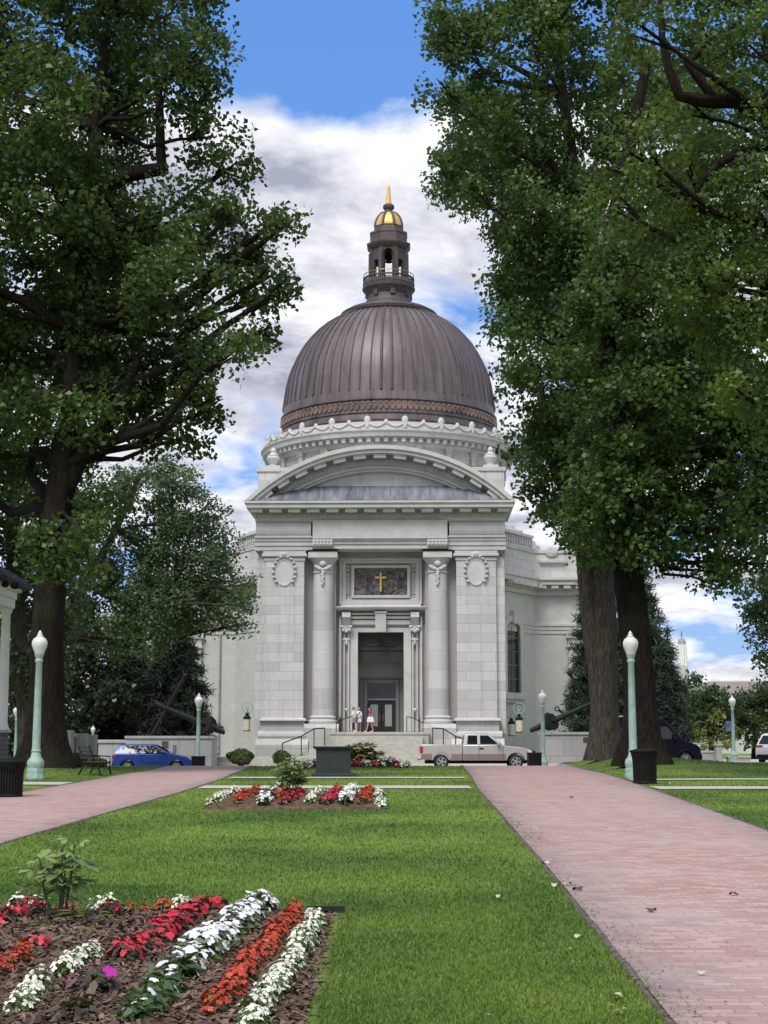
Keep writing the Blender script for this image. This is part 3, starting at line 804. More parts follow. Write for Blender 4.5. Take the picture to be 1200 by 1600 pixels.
# door wall ornament -------------------------------------------
yw = 1.9
m = MB()                              # moulded frame round the bronze relief
def framebox(mb, x, z0, z1, t, y0, y1):
    mb.box(-x, -x+t, y0, y1, z0, z1); mb.box(x-t, x, y0, y1, z0, z1); mb.box(-x+t, x-t, y0, y1, z1-t, z1); mb.box(-x+t, x-t, y0, y1, z0, z0+t)
framebox(m, 2.92, Z(941), Z(868), .16, yw-.42, yw+.01); framebox(m, 2.74, Z(940), Z(870), .28, yw-.3, yw+.012)
framebox(m, 2.08, Z(931), Z(879), .2, yw-.36, yw+.014)
m.frustum((-2.9, 2.9, yw-.5, yw+.02), (-2.5, 2.5, yw-.1, yw+.02), Z(945), Z(929))
rel = part(m, 'relief_frame', M['plain'], bevel=.02)
for s in (-1, 1):
    m = MB()
    for k in range(3): m.ell((s*2.34, yw-.1, Z(880)-.3*k), (.15, .12, .12), 8, 6)
    m.ell((s*2.34, yw-.1, Z(929)), (.14, .1, .1), 8, 6); m.box(s*2.34-.12, s*2.34+.12, yw-.06, yw+.02, Z(925), Z(893))
    part(m, 'carved_drop', M['plain'], rel, smooth=50)
def reliefmat():
    m, g, b = newmat('bronze_relief')
    tc = g.new('ShaderNodeTexCoord').outputs['Object']
    n = g.noise(tc, 1.5, 5, .6); n.inputs['Distortion'].default_value = 1.6
    c = g.mix(g.ramp(n.outputs['Fac'], [(.38, 0), (.64, 1)]), (.06, .052, .053), (.25, .22, .22))
    g.l.new(c, b.inputs['Base Color']); b.inputs['Roughness'].default_value = .5; b.inputs['Metallic'].default_value = .3
    bp = g.new('ShaderNodeBump', i_Strength=1.0, i_Distance=.2, i_Height=n.outputs['Fac']); g.l.new(bp.outputs[0], b.inputs['Normal'])
    return m
M['relief'] = reliefmat()
m = MB(); m.box(-1.88, 1.88, yw-.12, yw+.016, Z(926), Z(884)); pan = part(m, 'relief_panel', M['relief'])
m = MB(); rr_ = random.Random(3)      # figures and clouds of the relief, raised
for k in range(26):
    x = rr_.uniform(-1.7, 1.7); z = Z(925)+rr_.random()**1.5*(Z(886)-Z(925)-.2)+.12
    m.ell((x, yw-.11, z), (rr_.uniform(.1, .34), .09, rr_.uniform(.05, .13)), 10, 6)
for x in (-1.3, -.85, 1.05, 1.4): m.ell((x, yw-.12, Z(906)), (.13, .1, .3), 8, 6); m.ell((x, yw-.15, Z(906)+.38), (.09, .09, .11), 8, 6)
part(m, 'raised_figures', M['relief'], pan, smooth=60)
m = MB(); zx0, zx1 = Z(920.5), Z(890.5); m.box(-.075, .075, yw-.34, yw-.22, zx0, zx1); zxm = Z(898.5); m.box(-.4, -.0755, yw-.34, yw-.22, zxm-.08, zxm+.08); m.box(.0755, .4, yw-.34, yw-.22, zxm-.08, zxm+.08)
part(m, 'gilded_cross', M['gold'], pan, bevel=.01)
m = MB()                              # door hood, consoles, keystone, architrave
m.prism([(yw-.35, Z(952)), (yw-.9, Z(949.5)), (yw-1.0, Z(947)), (yw-1.0, Z(945.5)), (yw, Z(944))]+[(yw, Z(952))], -3.2, 3.2, 'x')
hood = part(m, 'door_hood', M['plain'], bevel=.015)
m = MB()
for z0, z1, y in ((958, 955, .5), (964, 960, .4), (973, 966, .3)): m.box(-2.1, 2.1, yw-y, yw+.01, Z(z0), Z(z1))
m.prism([(yw-.55, Z(985)), (yw-.7, Z(955)), (yw, Z(955)), (yw, Z(985))], -.38, .38, 'x'); m.box(-.45, .45, yw-.78, yw, Z(955)+.002, Z(953))
part(m, 'keystone', M['plain'], hood, smooth=35)
for s in (-1, 1):
    m = MB(); x = s*2.42
    m.prism([(yw, Z(954)), (yw-.75, Z(954)), (yw-.8, Z(962)), (yw-.55, Z(968)), (yw-.35, Z(974)), (yw-.4, Z(981)), (yw-.2, Z(985)), (yw, Z(985))], x-.3, x+.3, 'x')
    for k in range(5): a = PI+PI*k/4; m.ell((x+.3*math.cos(a), yw-.5, Z(977)+.32*math.sin(a)), (.14, .14, .12), 8, 6)
    part(m, 'console', M['plain'], hood, smooth=35)
    m = MB(); m.ell((x, yw-.3, Z(997)), (.3, .12, .1), 8, 6); m.ell((x, yw-.3, Z(1000)), (.12, .12, .3), 8, 6); part(m, 'carved_cross', M['plain'], hood, smooth=60)
    part(MB().ell((x, yw-.3, Z(1108)), (.16, .1, .12), 8, 6), 'carved_boss', M['plain'], hood, smooth=60)
m = MB()
for s in (-1, 1):
    a_, b_ = sorted((s*1.62, s*2.16)); m.box(a_, b_, yw-.16, yw+.01, Z(1143), Z(985)+.3)
    a_, b_ = sorted((s*2.2, s*2.32)); m.box(a_, b_, yw-.3, yw+.011, Z(1143), Z(987))
    a_, b_ = sorted((s*2.52, s*2.62)); m.box(a_, b_, yw-.3, yw+.012, Z(1143), Z(987))
    a_, b_ = sorted((s*2.78, s*2.94)); m.box(a_, b_, yw-.42, yw+.013, Z(1143), Z(960))
m.box(-1.62, 1.62, yw-.16, yw+.014, Z(985)+.004, Z(985)+.3)
part(m, 'door_surround', M['plain'], bevel=.02)
# doorway: deep recess with bronze head, transom and doors
zlnd = Z(1144)
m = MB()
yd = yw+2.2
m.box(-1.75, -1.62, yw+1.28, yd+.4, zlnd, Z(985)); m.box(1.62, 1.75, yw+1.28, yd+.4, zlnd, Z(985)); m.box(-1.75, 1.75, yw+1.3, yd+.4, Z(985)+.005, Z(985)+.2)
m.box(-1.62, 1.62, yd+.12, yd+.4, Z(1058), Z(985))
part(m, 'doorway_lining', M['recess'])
m = MB(); m.box(-1.6, 1.6, yw+.5, yw+.75, Z(1032), Z(985)-.003); m.box(-1.6, 1.6, yw+.42, yw+.499, Z(1013), Z(1009)); M['headbronze'] = mat('black_bronze', (.030, .029, .033), .5, .2, .3, 3, .5, 14); hd = part(m, 'door_head', M['headbronze'])
m = MB(); rr_ = random.Random(8)
for s in (-1, 1):
    for k in range(9): m.ell((s*(.15+.15*k), yw+.5, Z(1003)-.12*math.sin(k*.5)), (.17, .07, .10-.004*k), 8, 6)
m.ell((0, yw+.47, Z(1000)), (.14, .1, .26), 10, 6)
part(m, 'carved_wings', M['headbronze'], hd, smooth=60)
m = MB(); m.box(-1.26, -1.02, yd-.15, yd+.1, zlnd, Z(1058)); m.box(1.02, 1.26, yd-.15, yd+.1, zlnd, Z(1058)); m.box(-1.02, 1.02, yd-.15, yd+.1, Z(1064), Z(1058)); m.box(-1.02, 1.02, yd-.16, yd+.1, Z(1092), Z(1089))
m.box(-1.6, -1.262, yd-.02, yd+.09, zlnd, Z(1056)); m.box(1.262, 1.6, yd-.02, yd+.09, zlnd, Z(1056)); m.box(-1.6, 1.6, yd-.02, yd+.09, Z(1058)+.003, Z(1056))
dfr = part(m, 'door_frame', M['steelframe'], bevel=.02)
m = MB(); m.box(-1.02, 1.02, yd-.03, yd+.03, Z(1089)+.002, Z(1064)-.002); part(m, 'transom_pane', M['glass'], dfr)
for s in (-1, 1):
    m = MB(); x0, x1 = sorted((s*.012, s*1.015)); m0, m1 = sorted((s*.26, s*.80))
    if s > 0: m0, m1 = .24, .74
    z0, z1, zt = zlnd+.02, Z(1092)-.004, Z(1098)
    zb = zlnd+.45
    m.box(x0, m0, yd-.08, yd+.02, z0, z1); m.box(m1, x1, yd-.08, yd+.02, z0, z1); m.box(m0, m1, yd-.08, yd+.02, z0, zb); m.box(m0, m1, yd-.08, yd+.02, zt, z1)
    dl = part(m, 'door', M['bronzedoor'], bevel=.01)
    m = MB(); m.box(m0, m1, yd-.04, yd, zb, zt); part(m, 'door_pane', M['glass2'], dl)
    m = MB(); m.tube([(s*.12, yd-.16, zlnd+.8), (s*.12, yd-.16, zlnd+1.3)], .02, 6); part(m, 'door_handle', M['brass'], dl)
# steps --------------------------------------------------------
m = MB()
nst = 12; z0 = .45; zt_ = Z(1144, -2)
zl1 = zlnd-.002
m.box(-3.35, 3.35, -1.9, 4.0, BZ-.4, zl1-.18); m.box(-3.4, 3.4, -1.95, 4.0, zl1-.178, zl1)
hgt = (zl1-.18-.5)/nst
for k in range(4):                    # upper flight between the pedestals
    zz = zl1-.19-(k+1)*hgt; y1 = -1.9-.36*k; m.box(-2.95, 2.95, y1-.36, y1-.002, BZ-.4, zz)
zz4 = zl1-.19-4*hgt; yy = -1.9-.36*4
for k in range(5):                    # middle flight
    zz = zz4-(k+1)*hgt; y1 = yy-.38*k; m.box(-4.6, 4.6, y1-.38, y1-.002, BZ-.4, zz)
yy2 = yy-.38*5; zz9 = zz4-5*hgt
m.box(-10.5, 10.5, yy2-2.2, yy2-.004, BZ-.4, zz9-hgt*.8)
for k in range(3): m.box(-10.5, 10.5, yy2-2.2-.4*(k+1), yy2-2.2-.4*k-.002, BZ-.4, zz9-hgt*.8-(k+1)*hgt*.8)
part(m, 'steps', M['steps'], bevel=.012)
for s in (-1, 1):                     # handrails
    m = MB(); x = s*2.75
    m.tube([(x, 1.2, zl1+1.0), (x, -.2, zl1+1.0), (x, -1.6, zl1+.72), (x, -1.75, zl1+.7)], .035, 6)
    for yy_, zz_ in ((1.1, zl1+1.0), (-.2, zl1+1.0), (-1.6, zl1+.72)): m.tube([(x, yy_, zl1-.02), (x, yy_, zz_)], .03, 6)
    x2 = s*2.3
    m.tube([(s*1.85, -1.2, zl1+1.05), (s*2.3, -1.3, zl1+.95), (s*2.95, -1.5, zl1+.6)], .03, 6)
    for xx, zz_ in ((1.85, 1.05), (2.95, .6)): m.tube([(s*xx, -1.2 if xx < 2 else -1.5, zl1-.02), (s*xx, -1.2 if xx < 2 else -1.5, zl1+zz_)], .03, 6)
    part(m, 'handrail', M['iron'])
    m = MB(); zr = zz9
    pts = [(s*3.6, -3.6, zr+1.75), (s*4.3, -3.8, zr+1.7), (s*5.1, -4.4, zr+1.2), (s*6.3, -5.0, zr+.75)]
    m.tube(pts, .04, 6)
    for p in pts: m.tube([p, (p[0], p[1], BZ)], .035, 6)
    part(m, 'handrail', M['iron'])
# transept walls, right and left --------------------------------
tz = Z(912, 14)
for s in (-1, 1):
    pl_ = [(s*8.6, 8.6), (s*11.8, 14.0), (s*19.0, 14.0), (s*19.0, 36), (s*8.6, 36)]
    if s < 0: pl_ = pl_[::-1]
    wallm = M['cream']
    m = MB(); m.prism(pl_, BZ-.4, tz-1.0, 'z'); wall = part(m, 'side_wall', wallm)
    def off(d): 
        q = [(s*8.6, 8.6-d*1.2), (s*(11.8+d*.3), 14.0-d), (s*(19.0+d), 14.0-d), (s*(19.0+d), 36), (s*8.6, 36)]
        return q if s > 0 else q[::-1]
    m = MB()
    m.prism(off(.08), tz-4.0, tz-3.7, 'z'); m.prism(off(.14), tz-3.698, tz-3.4, 'z'); m.prism(off(.22), tz-3.398, tz-3.2, 'z')
    m.prism(off(.06), tz-3.198, tz-1.3, 'z'); m.prism(off(.3), tz-.998, tz-.62, 'z')
    m.prism(off(1.15), tz-.22, tz+.12, 'z'); m.prism(off(1.3), tz+.122, tz+.35, 'z'); m.prism(off(.5), tz-.618, tz-.222, 'z')
    for k in range(9):
        x = s*(12.4+k*.95); m.box(x-.28, x+.28, 14-1.05, 14-.4, tz-.5, tz-.223)
    d_ = Vector((s*3.2, 5.4, 0)).normalized(); nrm = Vector((d_.y*s, -d_.x*s, 0))
    for k in range(5):
        p = Vector((s*8.9, 8.9, 0))+d_*(.6+k*1.15)
        o = len(m.v); m.box(-.28, .28, -1.0, -.3, tz-.5, tz-.223); m.xf(Matrix.Translation(p) @ Matrix.Rotation(math.atan2(d_.y, d_.x) if s > 0 else math.atan2(-d_.y, -d_.x), 4, 'Z'), o)
    part(m, 'side_cornice', M['plain'], wall, bevel=.015)
    m = MB()
    zq = Z(859, 14)
    m.prism(off(.1), tz+.352, zq-.35, 'z'); m.prism(off(.2), zq-.348, zq-.05, 'z')
    m.box(min(s*15, s*18.9), max(s*15, s*18.9), 13.75, 15.0, zq-.048, zq+.15)
    m.box(min(s*12.2, s*14.2), max(s*12.2, s*14.2), 13.6, 13.9, tz+1.6, tz+1.85)
    m.ell((s*13.2, 13.8, tz+2.5), (.55, .15, .45), 12, 8)
    par = part(m, 'parapet', M['granite'], wall, bevel=.02)
    m = MB()                          # balustrade on the angled bay
    for k in range(13):
        p = Vector((s*8.9, 8.7, 0))+d_*(.2+k*.42); m.lathe([(.08, 0), (.13, .3), (.07, .75)], (p.x, p.y, zq+.0), 8)
    a_ = Vector((s*8.8, 8.5, 0)); b_ = a_+d_*5.6
    o = len(m.v); m.box(-.1, 5.5, -.2, .25, zq+.75, zq+.95); m.xf(Matrix.Translation(a_) @ Matrix.Rotation(math.atan2(d_.y, d_.x), 4, 'Z'), o)
    part(m, 'balustrade', M['plain'], par)
    m = MB()                          # stepped saucer roof
    zr0 = zq+.1
    m.lathe([(3.3, zr0), (3.3, zr0+.35), (3.0, zr0+.4), (2.95, zr0+.75), (2.55, zr0+.85), (2.5, zr0+1.2), (2.0, zr0+1.32), (1.95, zr0+1.65), (1.3, zr0+1.8), (1.25, zr0+2.05), (.4, zr0+2.25), (.02, zr0+2.3)], (s*9.2, 16.5, 0), 36)
    part(m, 'stepped_roof', M['plain'], wall, smooth=30)
    m = MB(); x0, x1 = sorted((s*14.4, s*15.7)); m.box(x0, x1, 13.7, 14.0, BZ, tz-4.002); m.box(x0-.1, x1+.1, 13.6, 14.0, tz-5.1, tz-4.9); m.box(x0-.15, x1+.15, 13.55, 14.0, tz-4.35, tz-4.004)
    part(m, 'pilaster', M['cream'], wall, bevel=.02)
    # tall arched window on the angled bay
    ang = math.atan2(d_.y*s, d_.x*s)
    ctr = Vector((s*8.6, 8.6, 0))+d_*2.2
    Mw = Matrix.Translation(ctr) @ Matrix.Rotation(ang if s > 0 else math.atan2(-d_.y, -d_.x), 4, 'Z')
    if s < 0:
        part(MB().tube([(-12.95, 13.9, BZ), (-12.95, 13.9, tz-4.0)], .07, 8), 'downpipe', M['grey'], wall, smooth=60); continue
    zw0, zw1 = Z(1083, 11), Z(975, 11)
    def archpoly(wd, z0, z1, rs):
        return [(-wd, z0), (wd, z0)]+[(wd*math.cos(PI*k/14), z1-rs+rs*math.sin(PI*k/14)) for k in range(15)]
    def ring(mb, wo, wi, z0, z1o, z1i, rso, rsi, y0, y1):
        A, B = archpoly(wo, z0, z1o, rso), archpoly(wi, z0, z1i, rsi)
        A, B = A[1:]+A[:1], B[1:]+B[:1]
        for (p, q), (p2, q2) in zip(zip(A, A[1:]), zip(B, B[1:])):
            vs = [(p[0], y0, p[1]), (q[0], y0, q[1]), (q2[0], y0, q2[1]), (p2[0], y0, p2[1]), (p[0], y1, p[1]), (q[0], y1, q[1]), (q2[0], y1, q2[1]), (p2[0], y1, p2[1])]
            mb.add(vs, [(0,1,2,3),(7,6,5,4),(0,4,5,1),(2,6,7,3),(1,5,6,2),(3,7,4,0)])
    m = MB(); m.prism(archpoly(1.0, zw0, zw1, .55), -.05, .3); m.xf(Mw); win = part(m, 'window', M['glass'], wall)
    m = MB(); ring(m, 1.62, 1.12, zw0, zw1+.62, zw1+.12, .9, .6, -.28, .1); m.box(-.22, .22, -.42, .1, zw1-.05, zw1+.95); m.box(-1.8, 1.8, -.4, .1, zw0-.5, zw0-.004); m.box(-1.6, 1.6, -.25, .1, zw0-.75, zw0-.502)
    m.xf(Mw); part(m, 'window_surround', M['plain'], win, bevel=.02)
    m = MB(); ring(m, 1.118, .98, zw0, zw1+.118, zw1-.02, .59, .54, -.2, .08)
    for k in range(1, 5): m.box(-.98, .98, -.09, -.052, zw0+k*1.05-.03, zw0+k*1.05+.03)
    m.box(-.03, .03, -.08, -.053, zw0, zw1-.02); m.xf(Mw); part(m, 'window_frame', mat('window_bronze', (.16, .15, .12), .5), win)
# wall lanterns on scroll brackets
def lantern_at(x, y, z, s):
    m = MB(); m.tube([(x+s*.05, y+.9, z+1.25), (x, y+.4, z+1.55), (x-.02*s, y, z+1.5), (x, y, z+1.2)], .035, 6)
    m.tube([(x+.38*math.cos(2*PI*k/20), y+.2, z+1.6+.38*math.sin(2*PI*k/20)) for k in range(21)], .03, 6, False)
    m.tube([(x+.12*math.cos(2*PI*k/12), y+.2, z+1.6+.12*math.sin(2*PI*k/12)) for k in range(13)], .03, 6, False)
    m.box(x-.08, x+.08, y+.3, y+1.0, z+1.0, z+1.2)
    br = part(m, 'lantern_bracket', M['verdigris'])
    m = MB(); m.lathe([(.24, 0), (.24, .8)], (x, y, z), 16); part(m, 'lantern_glass', mat('opal_glass', (.62, .55, .46), .3), br, smooth=40)
    m = MB(); m.lathe([(.27, .8), (.27, .9), (.2, .98), (.1, 1.05), (.12, 1.15), (.02, 1.25)], (x, y, z), 16); part(m, 'lantern_cap', M['iron'], br, smooth=40)
    part(MB().lathe([(.26, -.06), (.26, 0)], (x, y, z), 16), 'lantern_base', M['iron'], br, smooth=40)
zl0 = Z(1140)
lantern_at(-9.35, 1.2, Z(1141), -1); lantern_at(9.65, 1.0, Z(1143), 1); lantern_at(9.25, 3.4, Z(1149, 3), 1)
# ------------------------------------------------------------------ trees
LEAF_Q = np.array([[0, 0, 0], [.42, .30, .05], [.16, .95, -.10], [-.42, .34, .05]], dtype=np.float32)
def leaves(centers, radii, cl_r, per, size, up=.5, flat=.7, seed=0, droop=0.0, shell=(.45, 1.05), qs=LEAF_Q, clump_k=1.0):
    """leaf quads gathered in twig clumps spread through a set of blobs; returns V, F, v"""
    rg = np.random.default_rng(seed); VV = []; vv = []
    for (c, r) in zip(centers, radii):
        n = max(3, int(clump_k*r*r/(cl_r*cl_r)*2.6))
        d = rg.normal(size=(n, 3)); d /= np.linalg.norm(d, axis=1)[:, None]
        rad = r*rg.uniform(shell[0], shell[1], n)**.7
        cc = np.array(c)+d*rad[:, None]*np.array([1, 1, .9])
        cr = cl_r*rg.uniform(.55, 1.25, n); tone = np.clip(rg.normal(.42, .22, n), 0, 1)
        for q in range(n):
            k = max(4, int(per*rg.uniform(.5, 1.3)))
            o = np.clip(rg.normal(size=(k, 3)), -1.5, 1.5)*cr[q]*np.array([.6, .6, .6*flat])
            pos = cc[q]+o; pos[:, 2] -= droop*(o[:, 0]**2+o[:, 1]**2)
            nr = rg.normal(size=(k, 3))*.75+np.array([0, 0, up])+d[q]*.35
            nr /= np.linalg.norm(nr, axis=1)[:, None]
            t = rg.normal(size=(k, 3)); t -= nr*np.sum(t*nr, axis=1)[:, None]; t /= np.linalg.norm(t, axis=1)[:, None]+1e-6
            b_ = np.cross(nr, t); s = size*rg.uniform(.6, 1.25, k)
            V = pos[:, None, :]+(t[:, None, :]*qs[None, :, 0:1]+b_[:, None, :]*qs[None, :, 1:2]+nr[:, None, :]*qs[None, :, 2:3])*s[:, None, None]
            VV.append(V.reshape(-1, 3)); vv.append(np.clip(tone[q]+rg.normal(0, .16, k), 0, 1))
    V = np.concatenate(VV); v = np.concatenate(vv); Fq = np.arange(len(V)).reshape(-1, len(qs))
    return V, Fq, v
def trunk_mesh(mb, pts, rad, n=14, seed=0, flare=True):
    """wobbling, fluted, tapering trunk with root flare"""
    rr = random.Random(seed)
    pts = [Vector(p) for p in pts]
    P2 = []; R2 = []
    for i in range(len(pts)-1):
        st = max(2, int((pts[i+1]-pts[i]).length/.7))
        for k in range(st):
            t = k/st; P2.append(pts[i].lerp(pts[i+1], t)); R2.append(rad[i]+(rad[i+1]-rad[i])*t)
    P2.append(pts[-1]); R2.append(rad[-1])
    o = len(mb.v); mb.tube(P2, R2, n)
    ph = [rr.uniform(0, 6.28) for _ in range(4)]
    for i, p in enumerate(P2):
        for k in range(n):
            j = o+i*n+k; v = Vector(mb.v[j]); a = 2*PI*k/n; z = v.z-pts[0].z
            f = 1+.07*math.sin(3*a+ph[0]+z*.2)+.05*math.sin(5*a+ph[1]-z*.3)+.03*math.sin(z*1.3+ph[2]+a)
            if flare: f += .55*math.exp(-max(0, z)/.45)*(.55+.45*math.sin(5*a+ph[3]))
            mb.v[j] = tuple(p+(v-p)*f)
def tree(name, label, Y, trunk, blobs, leaf_m, bark_m, limbs=(), cl=.62, per=34, size=.19, seed=1, group=None, clump_k=1.0, spread=2.6, extra=(), autolimb=True, attach=0, limbk=1.0, shell=(.45, 1.05), flare=True, up=.5):
    """trunk, limbs: (px, py, radius m[, dY]); blobs: (px, py, r px[, dY])"""
    rr = random.Random(seed*13+1)
    base = P(trunk[0][0], trunk[0][1], Y); base.z = h(base.x, Y)-.06 if flare else base.z
    E = thing(name, label, 'tree', base, 0, group)
    tp = [P(t[0], t[1], Y+(t[3] if len(t) > 3 else 0))-base for t in trunk]; tp[0] = Vector((0, 0, 0))
    mb = MB(); trunk_mesh(mb, tp, [t[2] for t in trunk], 16, seed, flare)
    for lm in limbs:
        trunk_mesh(mb, [P(t[0], t[1], Y+(t[3] if len(t) > 3 else 0))-base for t in lm], [t[2] for t in lm], 10, seed+3, False)
    cs = []; rs = []
    for b_ in blobs:
        dY = b_[3] if len(b_) > 3 else rr.uniform(-spread, spread)
        c = P(b_[0], b_[1], Y+dY); cs.append(c-base); rs.append(b_[2]*(Y+dY)/F)
    for e in extra: cs.append(Vector(e[:3])); rs.append(e[3])
    if autolimb:
        for c, r in zip(cs, rs):
            best = None
            for i, p in enumerate(tp):
                if i >= attach and (attach or p.z < c.z-.2*r) and p.z > tp[0].z+2:
                    d = (p-c).length+abs((c.z-p.z)-.6*(Vector((c.x-p.x, c.y-p.y, 0)).length))*.5
                    if best is None or d < best[0]: best = (d, p, i)
            if best is None: continue
            p = best[1]; L_ = (c-p).length
            md = p.lerp(c, .5)+Vector((rr.uniform(-.1, .1)*L_, rr.uniform(-.1, .1)*L_, -.06*L_+rr.uniform(-.05, .05)*L_))
            r0 = min(.2, .022*L_+.02)*limbk
            mb.tube([p, p.lerp(md, .5)+Vector((rr.uniform(-.2, .2), 0, .15)), md, md.lerp(c, .5)+Vector((0, rr.uniform(-.2, .2), .1)), c], [r0, r0*.8, r0*.62, r0*.45, .03], 7)
            for k in range(3):        # twigs inside the clump
                d = Vector((rr.gauss(0, 1), rr.gauss(0, 1), rr.gauss(.3, .7))).normalized()*r*.95
                mb.tube([md.lerp(c, .7), c+d*.45+Vector((0, 0, .1)), c+d], [r0*.35, .03, .012], 5)
    mb.build('trunk', bark_m, E, smooth=60)
    V, Fq, v = leaves(cs, rs, cl, per, size, seed=seed, clump_k=clump_k, shell=shell, up=up)
    np_mesh('crown', V, Fq, leaf_m, E, v=v)
    return E
M['leafL'] = leafmat('oak_leaves', (.014, .038, .013), (.105, .175, .045), .38, hue=(.075, .14, .03))
M['leafR'] = leafmat('poplar_leaves', (.016, .046, .016), (.12, .205, .052), .40, hue=(.11, .19, .035))
M['leafC'] = leafmat('broad_leaves', (.016, .044, .013), (.13, .21, .045), .42, hue=(.19, .26, .035))
M['leafJ'] = leafmat('grey_green_leaves', (.040, .080, .042), (.15, .225, .11), .34, hue=(.13, .19, .065))
M['leafK'] = leafmat('mid_green_leaves', (.022, .045, .020), (.075, .115, .05), .3)
M['leafdark'] = leafmat('glossy_dark_leaves', (.010, .018, .010), (.04, .058, .03), .15, .35, hue=(.05, .07, .03))
M['needles'] = leafmat('spruce_needles', (.020, .036, .024), (.068, .098, .066), .1, .7, hue=(.06, .09, .055))
M['needled'] = leafmat('hemlock_needles', (.008, .016, .011), (.030, .046, .030), .08, .7, hue=(.03, .045, .025))
M['leafY'] = leafmat('yellow_green_leaves', (.10, .14, .02), (.30, .36, .06), .4, hue=(.34, .36, .07))
M['shrub'] = leafmat('boxwood_leaves', (.022, .042, .014), (.085, .12, .035), .2, hue=(.1, .14, .04))
tree('large_oak_tree', 'massive dark oak with a thick trunk behind the near left lamp post and iron bench', 46,
     [(72,1207,.70),(73,1120,.52),(75,1000,.49),(80,900,.45),(90,800,.40),(97,730,.37),(108,640,.30),(120,520,.27),(135,380,.24),(150,200,.2),(170,20,.14)],
     [(40,40,110),(150,60,110),(265,40,85),(305,95,62),(60,180,110),(180,165,85),(275,160,52),(325,215,42),(362,262,36),(80,300,110),(170,350,80),(292,345,70),(365,330,38),(50,430,110),(160,450,95),(275,445,85),(350,430,58),(395,400,40),(60,555,85),(180,565,85),(285,545,75),(352,548,48),(240,630,70),(308,615,45),(120,640,50),(290,685,30),(20,640,60),(232,690,26),(330,640,28),
      (430,345,24),(448,350,18),(425,430,26),(445,450,14),(395,470,26),(410,520,16),
      (-80,80,120),(-90,250,130),(-100,420,120),(-80,560,110),(-60,680,60),(60,-90,120),(200,-80,100),(300,-40,60),(-190,300,130),(-180,500,110),(60,865,38,-2.5),(112,875,36,-2.5),(92,905,26,-2.3),(130,835,36,-2),(160,800,40,0),(70,838,24,-2.5)],
     M['leafL'], M['barkd'],
     limbs=[[(93,790,.26),(125,715,.24),(165,668,.2),(200,600,.16),(225,540,.1)], [(95,730,.22),(70,705,.18),(35,707,.15),(-20,716,.12),(-90,690,.08)],
            [(118,540,.2),(100,560,.16),(70,548,.13),(45,530,.09)], [(140,330,.27),(160,292,.26),(200,272,.24),(262,262,.19)], [(252,262,.16),(250,225,.15),(249,185,.14),(247,120,.1)],
            [(165,305,.2),(185,330,.16),(205,372,.1),(212,345,.05)], [(90,560,.16),(120,590,.14),(142,610,.12),(145,640,.09)], [(330,300,.03),(420,400,.025),(452,420,.01)]],
     cl=.66, per=86, size=.19, seed=2, clump_k=2.0, attach=4, limbk=1.2,
     extra=[(-2,7,12,2.6),(-1,8,15,2.6),(-5,6,10,2.2),(-5,6,15,2.6),(0,8,18,2.6),(-5,4,20,2.6),(0,4,21,2.2)])
tree('poplar_tree', 'tall tree with a split grey trunk, nearest the right hand anchor', 57,
     [(946,1187,.62),(945,1120,.52),(943,1000,.48),(940,900,.44),(942,800,.38),(945,700,.4),(930,560,.34),(922,430,.3),(900,300,.26),(880,150,.2),(860,20,.14)],
     [(845,660,40),(830,700,32),(862,720,50),(880,780,36),(858,800,26),(835,765,14),(905,830,30),(925,860,22),(815,600,38),(850,570,60),(795,500,34),(830,480,60),(800,420,40),(850,400,70),(790,370,30),(850,330,75),(775,450,18),(700,60,48),(680,20,28),(690,140,30),(740,50,70),(740,140,50),(715,262,36),(700,300,18),(760,250,60),(745,300,28),(800,200,80),(820,60,85),(900,100,90),(900,250,80),(930,400,80),(930,520,80),(910,640,70),(930,740,60),(915,840,26),(935,875,20),(890,800,28),(955,850,30),
      (720,-70,80),(850,-60,100),(980,-60,100),(990,150,90)],
     M['leafR'], M['barkl'], attach=4,
     limbs=[[(920,900,.32),(906,815,.28),(888,775,.26),(866,735,.18),(850,670,.14),(845,600,.1)], [(939,1130,.34),(933,1050,.34),(923,980,.34),(918,920,.33),(913,860,.32),(906,805,.27)], [(925,560,.14),(890,530,.12),(870,500,.07)], [(900,330,.14),(830,190,.1),(765,140,.05)]],
     cl=.68, per=86, size=.2, seed=4, spread=3.0, clump_k=2.0, extra=[(0,8,20,3.2),(3,8,15,3.0),(-3,7,26,3.2),(4,7,27,3.2)])
tree('dark_trunk_tree', 'tall tree with a straight dark brown trunk, behind the near right lamp post', 50,
     [(1001,1193,.72),(1001,1100,.53),(993,1000,.5),(985,920,.48),(980,850,.46),(972,750,.40),(958,620,.36),(948,500,.32),(950,380,.28),(980,250,.22),(1010,100,.15)],
     [(950,840,40),(980,800,60),(930,800,40),(960,760,70),(950,690,70),(1000,650,90),(1010,740,80),(1050,820,50),(1080,740,80),(1120,800,70),(1150,720,80),(1100,640,90),(950,600,70),(1010,540,90),(1090,860,28),(1110,890,24),(1120,915,20),(1160,850,45),(1190,800,60),(1180,880,26),(1145,905,18),(1100,550,80),(940,870,20),(1030,855,24),(1180,640,70),(1250,760,80),(1260,650,90),(980,420,80),(1060,450,80),(950,470,70),(1030,350,80),(1045,880,14),(1000,860,14)],
     M['leafR'], M['barkd'], attach=4,
     limbs=[[(978,860,.2),(1010,800,.16),(1060,770,.12),(1120,775,.07)], [(962,650,.2),(1010,590,.14),(1060,560,.08)], [(1085,870,.03),(1120,900,.02),(1140,915,.01)]],
     cl=.64, per=86, size=.19, seed=6, spread=2.6, clump_k=2.0, extra=[(0,7,13,2.8),(3,7,15,2.8),(-1,7,20,2.8),(4,6,20,2.6)])
